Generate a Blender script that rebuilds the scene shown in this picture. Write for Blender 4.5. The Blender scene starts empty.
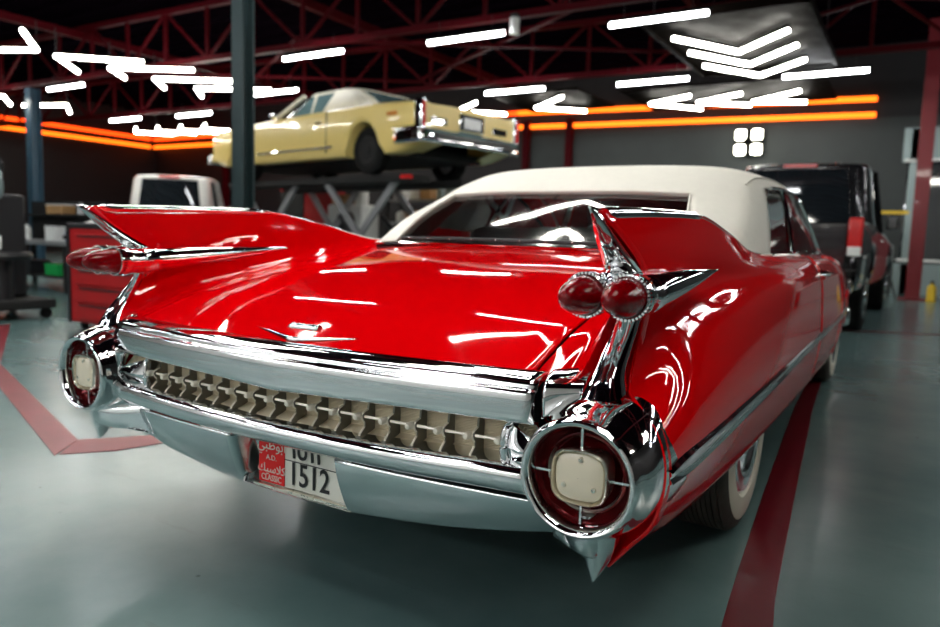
import bpy, bmesh, math, random
from mathutils import Vector, Matrix
random.seed(7)
scene = bpy.context.scene
COL = scene.collection
PI = math.pi

# ------------------------------------------------------------------ materials
def new_mat(name):
    m = bpy.data.materials.new(name); m.use_nodes = True
    nt = m.node_tree; b = nt.nodes['Principled BSDF']
    return m, nt, b

def mat(name, col, rough=0.5, metal=0.0, coat=0.0, emit=None, es=0.0, noise=0.0, nscale=8.0, rnoise=0.0, bump=0.0, spec=0.5, trans=0.0, ior=1.45, alpha=1.0):
    m, nt, b = new_mat(name)
    b.inputs['Base Color'].default_value = (*col, 1)
    b.inputs['Roughness'].default_value = rough
    b.inputs['Metallic'].default_value = metal
    b.inputs['Coat Weight'].default_value = coat
    b.inputs['Coat Roughness'].default_value = 0.03
    b.inputs['Specular IOR Level'].default_value = spec
    b.inputs['Transmission Weight'].default_value = trans
    b.inputs['IOR'].default_value = ior
    b.inputs['Alpha'].default_value = alpha
    if emit:
        b.inputs['Emission Color'].default_value = (*emit, 1)
        b.inputs['Emission Strength'].default_value = es
    tc = nt.nodes.new('ShaderNodeTexCoord')
    n = nt.nodes.new('ShaderNodeTexNoise'); n.inputs['Scale'].default_value = nscale; n.inputs['Detail'].default_value = 5
    nt.links.new(tc.outputs['Object'], n.inputs['Vector'])
    if noise > 0:
        mx = nt.nodes.new('ShaderNodeMix'); mx.data_type = 'RGBA'
        mx.inputs['A'].default_value = (*[max(0, c*(1-noise)) for c in col], 1)
        mx.inputs['B'].default_value = (*[min(1, c*(1+noise)) for c in col], 1)
        nt.links.new(n.outputs['Fac'], mx.inputs['Factor']); nt.links.new(mx.outputs['Result'], b.inputs['Base Color'])
    if rnoise > 0:
        mr = nt.nodes.new('ShaderNodeMapRange')
        mr.inputs['From Min'].default_value = .3; mr.inputs['From Max'].default_value = .7
        mr.inputs['To Min'].default_value = max(0, rough-rnoise); mr.inputs['To Max'].default_value = rough+rnoise
        nt.links.new(n.outputs['Fac'], mr.inputs['Value']); nt.links.new(mr.outputs['Result'], b.inputs['Roughness'])
    if bump > 0:
        bp = nt.nodes.new('ShaderNodeBump'); bp.inputs['Strength'].default_value = bump; bp.inputs['Distance'].default_value = .01
        nt.links.new(n.outputs['Fac'], bp.inputs['Height']); nt.links.new(bp.outputs['Normal'], b.inputs['Normal'])
    return m

M = {}
M['red'] = mat('red_paint', (0.80, 0.0, 0.002), .45, 0, 1.0, rnoise=.02, nscale=3, spec=.0)
M['chrome'] = mat('chrome', (0.86, 0.87, 0.88), .05, 1.0, rnoise=.03, nscale=9)
M['chrome_dull'] = mat('brushed_chrome', (0.80, 0.76, 0.66), .28, 1.0, noise=.12, rnoise=.08, nscale=14)
M['bumper'] = mat('satin_chrome', (0.80, 0.83, 0.84), .15, 1.0, rnoise=.04, nscale=5)
M['grille_back'] = mat('grille_backing', (0.78, 0.68, 0.50), .42, .15, noise=.1, nscale=20)
M['post_dark'] = mat('shaded_chrome', (0.20, 0.19, 0.16), .4, .7)  # shade on the sides of the chrome posts, put into the colour
M['stud'] = mat('polished_stud', (0.95, 0.88, 0.76), .3, .35)
M['dark_red_lens'] = mat('red_lens', (0.20, 0.0, 0.002), .05, 0, .35, noise=.6, nscale=110, bump=.15, spec=.3)
M['housing_red'] = mat('red_reflector', (0.22, 0.008, 0.012), .12, .5, 1.0, noise=.3, nscale=25)
M['white_lens'] = mat('cream_lens', (0.88, 0.78, 0.60), .25, 0, .5, noise=.12, nscale=12)
M['canvas'] = mat('white_canvas', (0.88, 0.86, 0.79), .75, noise=.04, nscale=30, bump=.12)
M['rubber'] = mat('black_rubber', (0.010, 0.010, 0.010), .8, noise=.3, nscale=20, spec=.15)
M['tread'] = mat('tyre_tread', (0.07, 0.06, 0.05), .7, noise=.3, nscale=20, bump=.3)
M['whitewall'] = mat('whitewall', (0.86, 0.80, 0.66), .5, noise=.08, nscale=10)
M['black'] = mat('black_trim', (0.012, 0.012, 0.014), .4)
M['dark'] = mat('dark_underside', (0.01, 0.01, 0.01), .8)
M['seat_red'] = mat('oxblood_leather', (0.30, 0.03, 0.03), .4, noise=.2)
M['seat_white'] = mat('ivory_leather', (0.55, 0.52, 0.45), .45, noise=.1)
M['plate_white'] = mat('plate_white', (0.85, 0.83, 0.74), .4, noise=.04)
M['plate_red'] = mat('plate_red', (0.80, 0.01, 0.01), .4)
M['ink'] = mat('plate_ink', (0.015, 0.015, 0.015), .5)
M['yellow'] = mat('butter_yellow_paint', (0.86, 0.66, 0.22), .35, 0, 1.0, noise=.04)
M['vinyl'] = mat('cream_vinyl', (0.72, 0.68, 0.55), .6, noise=.06)
M['whitepaint'] = mat('white_paint', (0.80, 0.80, 0.78), .3, 0, .8)
M['blackpaint'] = mat('black_paint', (0.012, 0.012, 0.014), .2, 0, 1.0)
M['taillight'] = mat('tail_lamp_red', (0.65, 0.02, 0.02), .2, 0, .6)
M['amber'] = mat('amber_lamp', (0.75, 0.25, 0.04), .2, 0, .6)
M['steel'] = mat('grey_steel', (0.36, 0.37, 0.38), .4, .5, noise=.2)
M['silver'] = mat('silver_panel', (0.26, 0.33, 0.33), .35, .4, noise=.08, nscale=2)
M['truss_red'] = mat('truss_red_paint', (0.055, 0.0006, 0.003), .6, noise=.25, spec=.1)
M['post_red'] = mat('post_red_paint', (0.17, 0.006, 0.012), .4, 0, .2, noise=.15, nscale=3)
M['teal_steel'] = mat('dark_green_steel', (0.018, 0.035, 0.038), .4, noise=.3)
M['blue_steel'] = mat('blue_grey_steel', (0.035, 0.085, 0.13), .4, noise=.2)
M['toolred'] = mat('tool_red', (0.36, 0.004, 0.006), .35, 0, .3, noise=.1)
M['green'] = mat('green_plastic', (0.01, 0.38, 0.08), .4)
M['blueplastic'] = mat('blue_plastic', (0.01, 0.04, 0.30), .4)
M['whiteplastic'] = mat('white_plastic', (0.78, 0.80, 0.78), .4, noise=.05)
M['card'] = mat('cardboard', (0.42, 0.24, 0.10), .8, noise=.15)
M['yellowplastic'] = mat('yellow_plastic', (0.75, 0.50, 0.03), .5)
M['wood'] = mat('wood', (0.25, 0.14, 0.07), .6, noise=.3, nscale=12)
M['greenish'] = mat('pale_green_paint', (0.30, 0.36, 0.30), .4, noise=.2)
M['ceil'] = mat('ceiling_black', (0.004, 0.002, 0.004), .8, spec=0, noise=.4, nscale=2)
M['panel'] = mat('ceiling_panel', (0.0030, 0.0018, 0.0012), .6, spec=.02, rnoise=.1, noise=.2, nscale=4)
M['lamp_black'] = mat('lamp_housing_black', (.004, .004, .004), .8, spec=0)
M['led'] = mat('white_led', (1, 1, 1), .5, emit=(1.0, 0.97, 0.88), es=30)
M['tube'] = mat('cool_tube', (1, 1, 1), .5, emit=(0.96, 0.98, 1.0), es=30)
M['neon'] = mat('orange_neon', (1, .2, .02), .5, emit=(1.0, 0.13, 0.006), es=3.0)
M['neon_red'] = mat('red_neon', (1, .1, .02), .5, emit=(1.0, 0.06, 0.004), es=2.6)
M['lamp'] = mat('flood_lamp', (1, 1, .9), .5, emit=(1.0, 0.98, 0.80), es=14)
M['exit_green'] = mat('green_pilot', (.1, 1, .2), .5, emit=(.05, 1, .15), es=1.2)

def wall_mat(name, col, s=1.2):
    return mat(name, col, .55, noise=.35, nscale=s, bump=.1)
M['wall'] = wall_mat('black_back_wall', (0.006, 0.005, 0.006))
M['wall_lit'] = wall_mat('charcoal_wall_lit', (0.026, 0.034, 0.034))  # back wall colour with the flood lamp's light put into it
M['wall_pale'] = mat('pale_wall', (.72, .72, .70), .6, noise=.12, nscale=.8)
M['wall_dark'] = wall_mat('black_wall', (0.006, 0.005, 0.006))

def floor_mat():
    m, nt, b = new_mat('epoxy_floor')
    L = nt.links.new; N = nt.nodes.new
    tc = N('ShaderNodeTexCoord')
    n1 = N('ShaderNodeTexNoise'); n1.inputs['Scale'].default_value = .7; n1.inputs['Detail'].default_value = 8; n1.inputs['Roughness'].default_value = .6
    L(tc.outputs['Object'], n1.inputs['Vector'])
    r1 = N('ShaderNodeValToRGB'); r1.color_ramp.elements[0].position = .32; r1.color_ramp.elements[0].color = (.090, .165, .165, 1)
    r1.color_ramp.elements[1].position = .70; r1.color_ramp.elements[1].color = (.18, .275, .272, 1)
    L(n1.outputs['Fac'], r1.inputs['Fac'])
    # scuffs
    mp = N('ShaderNodeMapping'); mp.inputs['Rotation'].default_value = (0, 0, .5); mp.inputs['Scale'].default_value = (1.2, 9, 1)
    L(tc.outputs['Object'], mp.inputs['Vector'])
    n2 = N('ShaderNodeTexNoise'); n2.inputs['Scale'].default_value = 1.4; n2.inputs['Detail'].default_value = 9; n2.inputs['Roughness'].default_value = .7
    L(mp.outputs['Vector'], n2.inputs['Vector'])
    r2 = N('ShaderNodeValToRGB'); r2.color_ramp.elements[0].position = .60; r2.color_ramp.elements[0].color = (0, 0, 0, 1)
    r2.color_ramp.elements[1].position = .75; r2.color_ramp.elements[1].color = (.45, .45, .45, 1)
    L(n2.outputs['Fac'], r2.inputs['Fac'])
    mx = N('ShaderNodeMix'); mx.data_type = 'RGBA'; mx.inputs['B'].default_value = (.09, .11, .12, 1)
    L(r2.outputs['Color'], mx.inputs['Factor']); L(r1.outputs['Color'], mx.inputs['A'])
    # chips
    v = N('ShaderNodeTexVoronoi'); v.inputs['Scale'].default_value = 5.5
    L(tc.outputs['Object'], v.inputs['Vector'])
    r3 = N('ShaderNodeValToRGB'); r3.color_ramp.elements[0].position = .030; r3.color_ramp.elements[0].color = (1, 1, 1, 1)
    r3.color_ramp.elements[1].position = .055; r3.color_ramp.elements[1].color = (0, 0, 0, 1)
    L(v.outputs['Distance'], r3.inputs['Fac'])
    n4 = N('ShaderNodeTexNoise'); n4.inputs['Scale'].default_value = 1.9
    L(tc.outputs['Object'], n4.inputs['Vector'])
    r4 = N('ShaderNodeValToRGB'); r4.color_ramp.elements[0].position = .52; r4.color_ramp.elements[1].position = .56
    L(n4.outputs['Fac'], r4.inputs['Fac'])
    mm = N('ShaderNodeMath'); mm.operation = 'MULTIPLY'; L(r3.outputs['Color'], mm.inputs[0]); L(r4.outputs['Color'], mm.inputs[1])
    mx2 = N('ShaderNodeMix'); mx2.data_type = 'RGBA'; mx2.inputs['B'].default_value = (.02, .025, .028, 1)
    L(mm.outputs[0], mx2.inputs['Factor']); L(mx.outputs['Result'], mx2.inputs['A'])
    L(mx2.outputs['Result'], b.inputs['Base Color'])
    mr = N('ShaderNodeMapRange'); mr.inputs['To Min'].default_value = .12; mr.inputs['To Max'].default_value = .34
    L(n2.outputs['Fac'], mr.inputs['Value']); L(mr.outputs['Result'], b.inputs['Roughness'])
    b.inputs['Specular IOR Level'].default_value = .5
    bp = N('ShaderNodeBump'); bp.inputs['Strength'].default_value = .06; bp.inputs['Distance'].default_value = .02
    n5 = N('ShaderNodeTexNoise'); n5.inputs['Scale'].default_value = 3.0
    L(tc.outputs['Object'], n5.inputs['Vector']); L(n5.outputs['Fac'], bp.inputs['Height']); L(bp.outputs['Normal'], b.inputs['Normal'])
    return m
M['floor'] = floor_mat()
M['stripe'] = mat('floor_stripe_red', (0.13, 0.004, 0.010), .3, noise=.35, nscale=5)
M['stripe_pale'] = mat('floor_stripe_pale', (0.22, 0.025, 0.035), .35, noise=.35, nscale=5)  # paler red for the left-hand stripes

def glass_mat(name, tint, gloss, rough=.02):
    m = bpy.data.materials.new(name); m.use_nodes = True; nt = m.node_tree; nt.nodes.clear()
    o = nt.nodes.new('ShaderNodeOutputMaterial'); t = nt.nodes.new('ShaderNodeBsdfTransparent'); g = nt.nodes.new('ShaderNodeBsdfGlossy')
    mx = nt.nodes.new('ShaderNodeMixShader'); f = nt.nodes.new('ShaderNodeLayerWeight'); f.inputs['Blend'].default_value = .35
    mr = nt.nodes.new('ShaderNodeMapRange'); mr.inputs['To Min'].default_value = gloss; mr.inputs['To Max'].default_value = .9
    t.inputs['Color'].default_value = (*tint, 1); g.inputs['Roughness'].default_value = rough
    nt.links.new(f.outputs['Fresnel'], mr.inputs['Value']); nt.links.new(mr.outputs['Result'], mx.inputs['Fac'])
    nt.links.new(t.outputs[0], mx.inputs[1]); nt.links.new(g.outputs[0], mx.inputs[2]); nt.links.new(mx.outputs[0], o.inputs['Surface'])
    return m
M['glass'] = glass_mat('window_glass', (.55, .62, .62), .10)
M['vinylglass'] = glass_mat('vinyl_window', (.50, .54, .58), .16, .05)
M['darkglass'] = mat('tinted_glass', (0.012, 0.016, 0.02), .04, 0, 1.0)
M['tealglass'] = mat('teal_tinted_glass', (0.12, 0.20, 0.21), .08, 0, 1.0)

# ------------------------------------------------------------------ geometry
class MB:
    def __init__(s): s.v = []; s.f = []
    def add(s, vs, fs):
        o = len(s.v); s.v += [tuple(v) for v in vs]; s.f += [tuple(i+o for i in f) for f in fs]; return s
    def box(s, c, d, rot=None, taper=None):
        x, y, z = (k/2 for k in d); vs = []
        for sz in (-1, 1):
            t = taper if (taper and sz > 0) else 1
            tx, ty = (t if isinstance(t, tuple) else (t, t))
            for sx, sy in ((-1, -1), (1, -1), (1, 1), (-1, 1)): vs.append(Vector((sx*x*tx, sy*y*ty, sz*z)))
        if rot is not None: vs = [rot @ v for v in vs]
        return s.add([v+Vector(c) for v in vs], [(3, 2, 1, 0), (4, 5, 6, 7), (0, 1, 5, 4), (1, 2, 6, 5), (2, 3, 7, 6), (3, 0, 4, 7)])
    def bar(s, a, b, w, h=None):
        a = Vector(a); b = Vector(b); d = b-a; h = h or w
        q = d.to_track_quat('Y', 'Z').to_matrix()
        return s.box((a+b)/2, (w, d.length, h), q)
    def tube(s, pts, r, n=10, cap=True):
        pts = [Vector(p) for p in pts]; rr = r if isinstance(r, (list, tuple)) else [r]*len(pts)
        vs = []; fs = []
        for i, p in enumerate(pts):
            t = (pts[min(i+1, len(pts)-1)]-pts[max(i-1, 0)]).normalized()
            q = t.to_track_quat('Z', 'Y').to_matrix()
            for k in range(n):
                a = 2*PI*k/n; vs.append(p+q@Vector((math.cos(a)*rr[i], math.sin(a)*rr[i], 0)))
        for i in range(len(pts)-1):
            for k in range(n): fs.append((i*n+k, i*n+(k+1) % n, (i+1)*n+(k+1) % n, (i+1)*n+k))
        if cap: fs.append(tuple(range(n))[::-1]); fs.append(tuple((len(pts)-1)*n+k for k in range(n)))
        return s.add(vs, fs)
    def lathe(s, prof, c=(0, 0, 0), axis='y', n=40, sx=1, sz=1, mtx=None):
        """prof: (r, h) list; revolve round axis, h along the axis"""
        vs = []; fs = []
        for r, h in prof:
            for k in range(n):
                a = 2*PI*k/n; u = math.cos(a)*r*sx; w = math.sin(a)*r*sz
                v = {'y': (u, h, w), 'z': (u, w, h), 'x': (h, u, w)}[axis]
                v = Vector(v)
                if mtx is not None: v = mtx@v
                vs.append(v+Vector(c))
        for i in range(len(prof)-1):
            for k in range(n): fs.append((i*n+k, i*n+(k+1) % n, (i+1)*n+(k+1) % n, (i+1)*n+k))
        return s.add(vs, fs)
    def grid(s, rows, close=False):
        n = len(rows[0]); vs = [p for r in rows for p in r]; fs = []
        for i in range(len(rows)-1):
            for k in range(n-1 if not close else n): fs.append((i*n+k, i*n+(k+1) % n, (i+1)*n+(k+1) % n, (i+1)*n+k))
        return s.add(vs, fs)
    def prism(s, poly, a, b, axis='x'):
        """poly of 2D points, extruded from a to b along axis"""
        n = len(poly)
        f = {'x': lambda p, h: (h, p[0], p[1]), 'y': lambda p, h: (p[0], h, p[1]), 'z': lambda p, h: (p[0], p[1], h)}[axis]
        vs = [f(p, a) for p in poly]+[f(p, b) for p in poly]
        fs = [tuple(range(n))[::-1], tuple(range(n, 2*n))]+[(k, (k+1) % n, n+(k+1) % n, n+k) for k in range(n)]
        return s.add(vs, fs)
    def sphere(s, c, r, n=16, m=10, sc=(1, 1, 1)):
        prof = [(max(1e-5, math.sin(PI*i/m))*r, -math.cos(PI*i/m)*r) for i in range(m+1)]
        vs = []; fs = []
        for q, h in prof:
            for k in range(n):
                a = 2*PI*k/n; vs.append((c[0]+q*math.cos(a)*sc[0], c[1]+q*math.sin(a)*sc[1], c[2]+h*sc[2]))
        for i in range(m):
            for k in range(n): fs.append((i*n+k, i*n+(k+1) % n, (i+1)*n+(k+1) % n, (i+1)*n+k))
        return s.add(vs, fs)
    def mirror(s):
        vs = [(-x, y, z) for x, y, z in s.v]; fs = [f[::-1] for f in s.f]
        return s.add(vs, fs)
    def islands(s):
        par = list(range(len(s.v)))
        def find(a):
            while par[a] != a: par[a] = par[par[a]]; a = par[a]
            return a
        key = {}
        for i, v in enumerate(s.v):
            k = tuple(round(c, 4) for c in v)
            if k in key: par[find(i)] = find(key[k])
            else: key[k] = i
        for f in s.f:
            for i in f[1:]: par[find(i)] = find(f[0])
        g = {}
        for f in s.f: g.setdefault(find(f[0]), []).append(f)
        out = []
        for fs in g.values():
            idx = sorted({i for f in fs for i in f}); mp = {i: k for k, i in enumerate(idx)}
            m = MB(); m.v = [s.v[i] for i in idx]; m.f = [tuple(mp[i] for i in f) for f in fs]; out.append(m)
        return out
    def each(s, name, m, parent=None, **k):
        return [p.build(name, m, parent, **k) for p in s.islands()]
    def build(s, name, m, parent=None, smooth=True, bevel=0, angle=40, solid=0, sub=0):
        me = bpy.data.meshes.new(name); me.from_pydata([tuple(v) for v in s.v], [], s.f); me.update()
        bm = bmesh.new(); bm.from_mesh(me)
        bmesh.ops.remove_doubles(bm, verts=bm.verts, dist=1e-5)
        bmesh.ops.recalc_face_normals(bm, faces=bm.faces); bm.to_mesh(me); bm.free()
        o = bpy.data.objects.new(name, me); COL.objects.link(o); me.materials.append(m if not isinstance(m, str) else M[m])
        if smooth:
            me.polygons.foreach_set('use_smooth', [True]*len(me.polygons))
            me.set_sharp_from_angle(angle=math.radians(angle))
        if solid:
            md = o.modifiers.new('s', 'SOLIDIFY'); md.thickness = solid; md.offset = -1
        if bevel:
            md = o.modifiers.new('b', 'BEVEL'); md.width = bevel; md.segments = 2; md.limit_method = 'ANGLE'; md.angle_limit = math.radians(40)
        if sub:
            md = o.modifiers.new('u', 'SUBSURF'); md.levels = sub; md.render_levels = sub
        if parent is not None: put(o, parent)
        return o

def world_of(o):
    m = o.matrix_basis.copy(); p = o
    if o.parent: return world_of(o.parent) @ o.matrix_parent_inverse @ m
    return m
def put(o, parent):
    """keep the child's coordinates as built (world) while parenting"""
    o.parent = parent; o.matrix_parent_inverse = world_of(parent).inverted()
def empty(name, loc=(0, 0, 0), rz=0):
    o = bpy.data.objects.new(name, None); COL.objects.link(o); o.location = loc; o.rotation_euler = (0, 0, rz)
    o.empty_display_size = .1
    return o
def tag(o, label=None, cat=None, group=None, kind=None):
    if label: o['label'] = label
    if cat: o['category'] = cat
    if group: o['group'] = group
    if kind: o['kind'] = kind
    return o
def copy_tree(o, parent=None):
    c = o.copy(); COL.objects.link(c)
    if parent is not None: c.parent = parent
    for ch in [k for k in bpy.data.objects if k.parent == o]: copy_tree(ch, c)
    return c

def catmull(p, n, closed=False):
    """dense Catmull-Rom through points"""
    p = [Vector(q) for q in p]; out = []
    for i in range(len(p)-1):
        a = p[i-1] if i > 0 else p[0]*2-p[1]
        b, c = p[i], p[i+1]
        d = p[i+2] if i+2 < len(p) else p[-1]*2-p[-2]
        for k in range(n):
            t = k/n
            out.append(.5*((2*b)+(c-a)*t+(2*a-5*b+4*c-d)*t*t+(3*b-a-3*c+d)*t**3))
    out.append(p[-1]); return out

def interp(xs, ys, x):
    """cubic hermite on a table (finite difference, limited)"""
    n = len(xs)
    if x <= xs[0]: return ys[0]
    if x >= xs[-1]: return ys[-1]
    i = max(k for k in range(n) if xs[k] <= x); i = min(i, n-2)
    def sl(k):
        if k == 0: return (ys[1]-ys[0])/(xs[1]-xs[0])
        if k == n-1: return (ys[-1]-ys[-2])/(xs[-1]-xs[-2])
        a = (ys[k]-ys[k-1])/(xs[k]-xs[k-1]); b = (ys[k+1]-ys[k])/(xs[k+1]-xs[k])
        if a*b <= 0: return 0
        return 2*a*b/(a+b)
    h = xs[i+1]-xs[i]; t = (x-xs[i])/h; m0, m1 = sl(i)*h, sl(i+1)*h
    return (2*t**3-3*t*t+1)*ys[i]+(t**3-2*t*t+t)*m0+(-2*t**3+3*t*t)*ys[i+1]+(t**3-t*t)*m1

# ================================================================== CAMERA
def cam_axes(yaw, pitch, roll):
    f = Vector((math.sin(yaw)*math.cos(pitch), math.cos(yaw)*math.cos(pitch), -math.sin(pitch)))
    r = Vector((math.cos(yaw), -math.sin(yaw), 0)); u = r.cross(f)
    c, s = math.cos(roll), math.sin(roll)
    return c*r+s*u, -s*r+c*u, f
r_, u_, f_ = cam_axes(math.radians(-31.3505), math.radians(6.0226), math.radians(1.7593))
cd = bpy.data.cameras.new('camera'); cam = bpy.data.objects.new('camera', cd); COL.objects.link(cam)
cam.matrix_world = Matrix(((r_.x, u_.x, -f_.x, 1.3653), (r_.y, u_.y, -f_.y, -1.2960), (r_.z, u_.z, -f_.z, .9967), (0, 0, 0, 1)))
cd.sensor_width = 36; cd.lens = 723.78/940*36; cd.clip_start = .02; cd.clip_end = 200
cd.dof.use_dof = True; cd.dof.focus_distance = 1.68; cd.dof.aperture_fstop = 2.5
scene.camera = cam

# ================================================================== SETTING
XL, XR, YB, YF, ZC = -26.0, 10.0, 18.0, -7.0, 5.7
def struct(name, mb, m, **k):
    o = mb.build(name, m, **k); o['kind'] = 'structure'; return o
struct('floor', MB().box(((XL+XR)/2, (YB+YF)/2, -.05), (XR-XL, YB-YF, .1)), 'floor', smooth=False)
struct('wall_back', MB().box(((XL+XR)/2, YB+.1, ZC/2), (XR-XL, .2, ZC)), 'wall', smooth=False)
struct('wall_left', MB().box((XL-.1, (YB+YF)/2, ZC/2), (.2, YB-YF, ZC)), 'wall_dark', smooth=False)
struct('wall_right', MB().box((XR+.1, (YB+YF)/2, ZC/2), (.2, YB-YF, ZC)), 'wall_dark', smooth=False)
struct('wall_front', MB().box(((XL+XR)/2, YF-.1, ZC/2), (XR-XL, .2, ZC)), 'wall_pale', smooth=False)
struct('wall_back_lit', MB().box((.7, YB-.015, 2.0), (18.5, .03, 4.0)), 'wall_lit', smooth=False)  # lamp-lit stretch of the back wall, painted lighter
cl = MB().box(((XL+XR)/2, (YB+YF)/2, ZC+.05), (XR-XL, YB-YF, .1))
y = YF+.3
while y < YB: cl.box(((XL+XR)/2, y, ZC-.04), (XR-XL, .12, .08)); y += .6
struct('ceiling', cl, 'ceil', smooth=False)

def quad(name, pts, m, z=.003):
    mb = MB(); n = len(pts); mb.prism(pts, .0005, z, 'z'); return struct(name, mb, m, smooth=False)
quad('floor_stripe', [(1.06, .10), (1.19, .14), (1.106, .84), (1.035, 1.76), (.90, 3.62), (.832, 4.88), (.70, 8.0), (.61, 8.0), (.754, 4.81), (.80, 3.55), (.925, 1.68), (.996, .76)], 'stripe')
quad('floor_stripe', [(.45, 8.45), (4.5, 10.0), (4.5, 10.15), (.45, 8.6)], 'stripe', .0025)
quad('floor_stripe', [(-6.2, 2.05), (-6.2, 2.40), (-4.10, 1.295), (-1.89, .57), (-1.74, .38), (-3.30, .909)], 'stripe_pale')
quad('floor_stripe', [(-1.89, .57), (-1.74, .40), (-1.60, .58), (-1.52, .86), (-1.66, .86)], 'stripe_pale', .0025)

# steel trusses
def truss(name, y, zl, zu, x0, x1, dx, dy=0.0):
    mb = MB()
    Y = lambda x: y+dy*(x+3)
    mb.bar((x0, Y(x0), zl), (x1, Y(x1), zl), .12, .10); mb.bar((x0, Y(x0), zu), (x1, Y(x1), zu), .12, .10)
    x = x0; i = 0
    while x < x1-.01:
        xn = min(x+dx, x1)
        mb.bar((x, Y(x), zl), (x, Y(x), zu), .06)
        if i % 2 == 0: mb.bar((x, Y(x), zl), (xn, Y(xn), zu), .05)
        else: mb.bar((x, Y(x), zu), (xn, Y(xn), zl), .05)
        x = xn; i += 1
    return struct(name, mb, 'truss_red', smooth=False)
truss('ceiling_truss', 8.62, 4.32, 5.35, -25.8, 6.8, 1.25, .02)
truss('ceiling_truss', 12.75, 4.32, 5.35, -25.8, 6.8, 1.25, .04)
truss('ceiling_truss', 4.35, 4.32, 5.35, -25.8, 6.8, 1.25, .02)
truss('ceiling_truss', -1.5, 4.32, 5.35, -25.8, 6.8, 1.25, .0)
for x in (-2.3, -8.6, -14.9, 3.9):      # long beams running towards the back wall
    mb = MB(); mb.bar((x, -7.9, 5.2), (x, 17.9, 5.2), .12, .16); struct('ceiling_beam', mb, 'truss_red', smooth=False)
for x0, x1 in ((-8.6, -2.3), (-14.9, -8.6), (-2.3, 3.9)):
    mb = MB(); mb.bar((x0, 8.7, 4.5), (x1, 12.6, 4.5), .05); mb.bar((x1, 8.7, 4.55), (x0, 12.6, 4.55), .05)
    struct('ceiling_brace', mb, 'truss_red', smooth=False)

def hcolumn(name, x, y, w, h, m):
    mb = MB()
    mb.box((x, y-w/2+.01, h/2), (w, .02, h)); mb.box((x, y+w/2-.01, h/2), (w, .02, h)); mb.box((x, y, h/2), (.02, w-.02, h))
    mb.box((x, y, .012), (w+.14, w+.14, .024)); return mb
# dark and blue stanchions, red posts
mb = hcolumn('c', -5.03, 4.3, .17, 5.6, None); mb.box((-5.03, 4.23, 2.8), (.15, .02, 5.6)); struct('steel_column', mb, 'teal_steel', smooth=False)
mb = hcolumn('c', -17.45, 8.6, .25, 4.3, None); mb.box((-17.45, 8.5, 2.1), (.22, .05, 4.2)); struct('steel_column', mb, 'blue_steel', smooth=False)
mb = MB().box((1.38, 15.9, 2.75), (.26, .26, 5.5)); mb.box((1.38, 15.9, .02), (.5, .5, .04)); struct('red_steel_column', mb, 'post_red', smooth=False, bevel=.01)
for x in (-8.55, -7.2, -21.5):
    struct('red_wall_post', MB().box((x, 17.85, 2.2), (.18, .18, 4.4)), 'truss_red', smooth=False)

# ================================================================== LIGHTS
NT = [0]
tubes = []
def tube_light(x, y, z, L=1.34, rz=0.0, label=None, r=.034):
    if not tubes:
        e = empty('tube_light', (0, 0, 0))
        MB().tube([(-L/2, 0, 0), (L/2, 0, 0)], r, 8).build('lit_tube', 'tube', e)
        MB().box((0, 0, r+.02), (L+.08, .10, .03)).build('housing', 'lamp_black', e, smooth=False)
        MB().tube([(-L*.35, 0, r+.03), (-L*.35, 0, .30)], .006, 6).tube([(L*.35, 0, r+.03), (L*.35, 0, .30)], .006, 6).each('hanger', 'black', e)
        tubes.append(e)
    else:
        e = copy_tree(tubes[0]); tubes.append(e)
    e.location = (x, y, z); e.rotation_euler = (0, 0, rz)
    tag(e, label, 'ceiling light', 'white tube lights hung in rows under the roof trusses')
    return e
front = [(-1.86, 8.62, 'large bright tube light nearest the upper chevron panel, at top centre right'),
         (-4.73, 8.31, 'white tube light hanging left of the top centre, above the red car roof'),
         (-7.67, 8.11, 'white tube light right of the dark column, above the yellow car'),
         (-10.82, 10.23, 'white tube light just right of the dark column, level with the yellow car windscreen')]
mid = [(-5.9, 12.1, 'white tube light above the yellow car tail, left of the centre arrows'),
       (-3.1, 12.33, 'small white tube light right of centre under the far truss'),
       (-.22, 12.87, 'white tube light under the lower right corner of the chevron panel'),
       (-14.84, 7.93, 'short tube light over the blue column, tilted up to the right'),
       (-17.96, 11.38, 'dim far tube light right of the blue column over the orange line'),
       (-15.22, 11.55, 'far tube light left of the dark column over the orange strip')]
for x, y, l in front+mid: tube_light(x, y, 4.0, label=l)
hid = 'unseen overhead white tube light, for streaks and added light on the red car'
for y in (4.15, .1, -1.7, -3.4, -5.0):  # some rows behind the tail are added to brighten chrome and floor
    for x in (-10.5, -7.6, -4.7, -1.8):
        tube_light(x, y, 4.2, label=hid)
for x in (3.2, 5.0, 6.8, 8.6):
    for y in (8.6, 12.6): tube_light(x, y, 4.0, label='tube light right of the photo, seen only as a streak on the red side')
for x in (-7.4, -5.8, -4.2, -2.6, -1.0, .6): tube_light(x, -5.8, 3.2, label='unseen tube light behind the camera, added to light the pale wall and chrome')  # added row, brightens the front wall mirrored in the chrome

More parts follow.
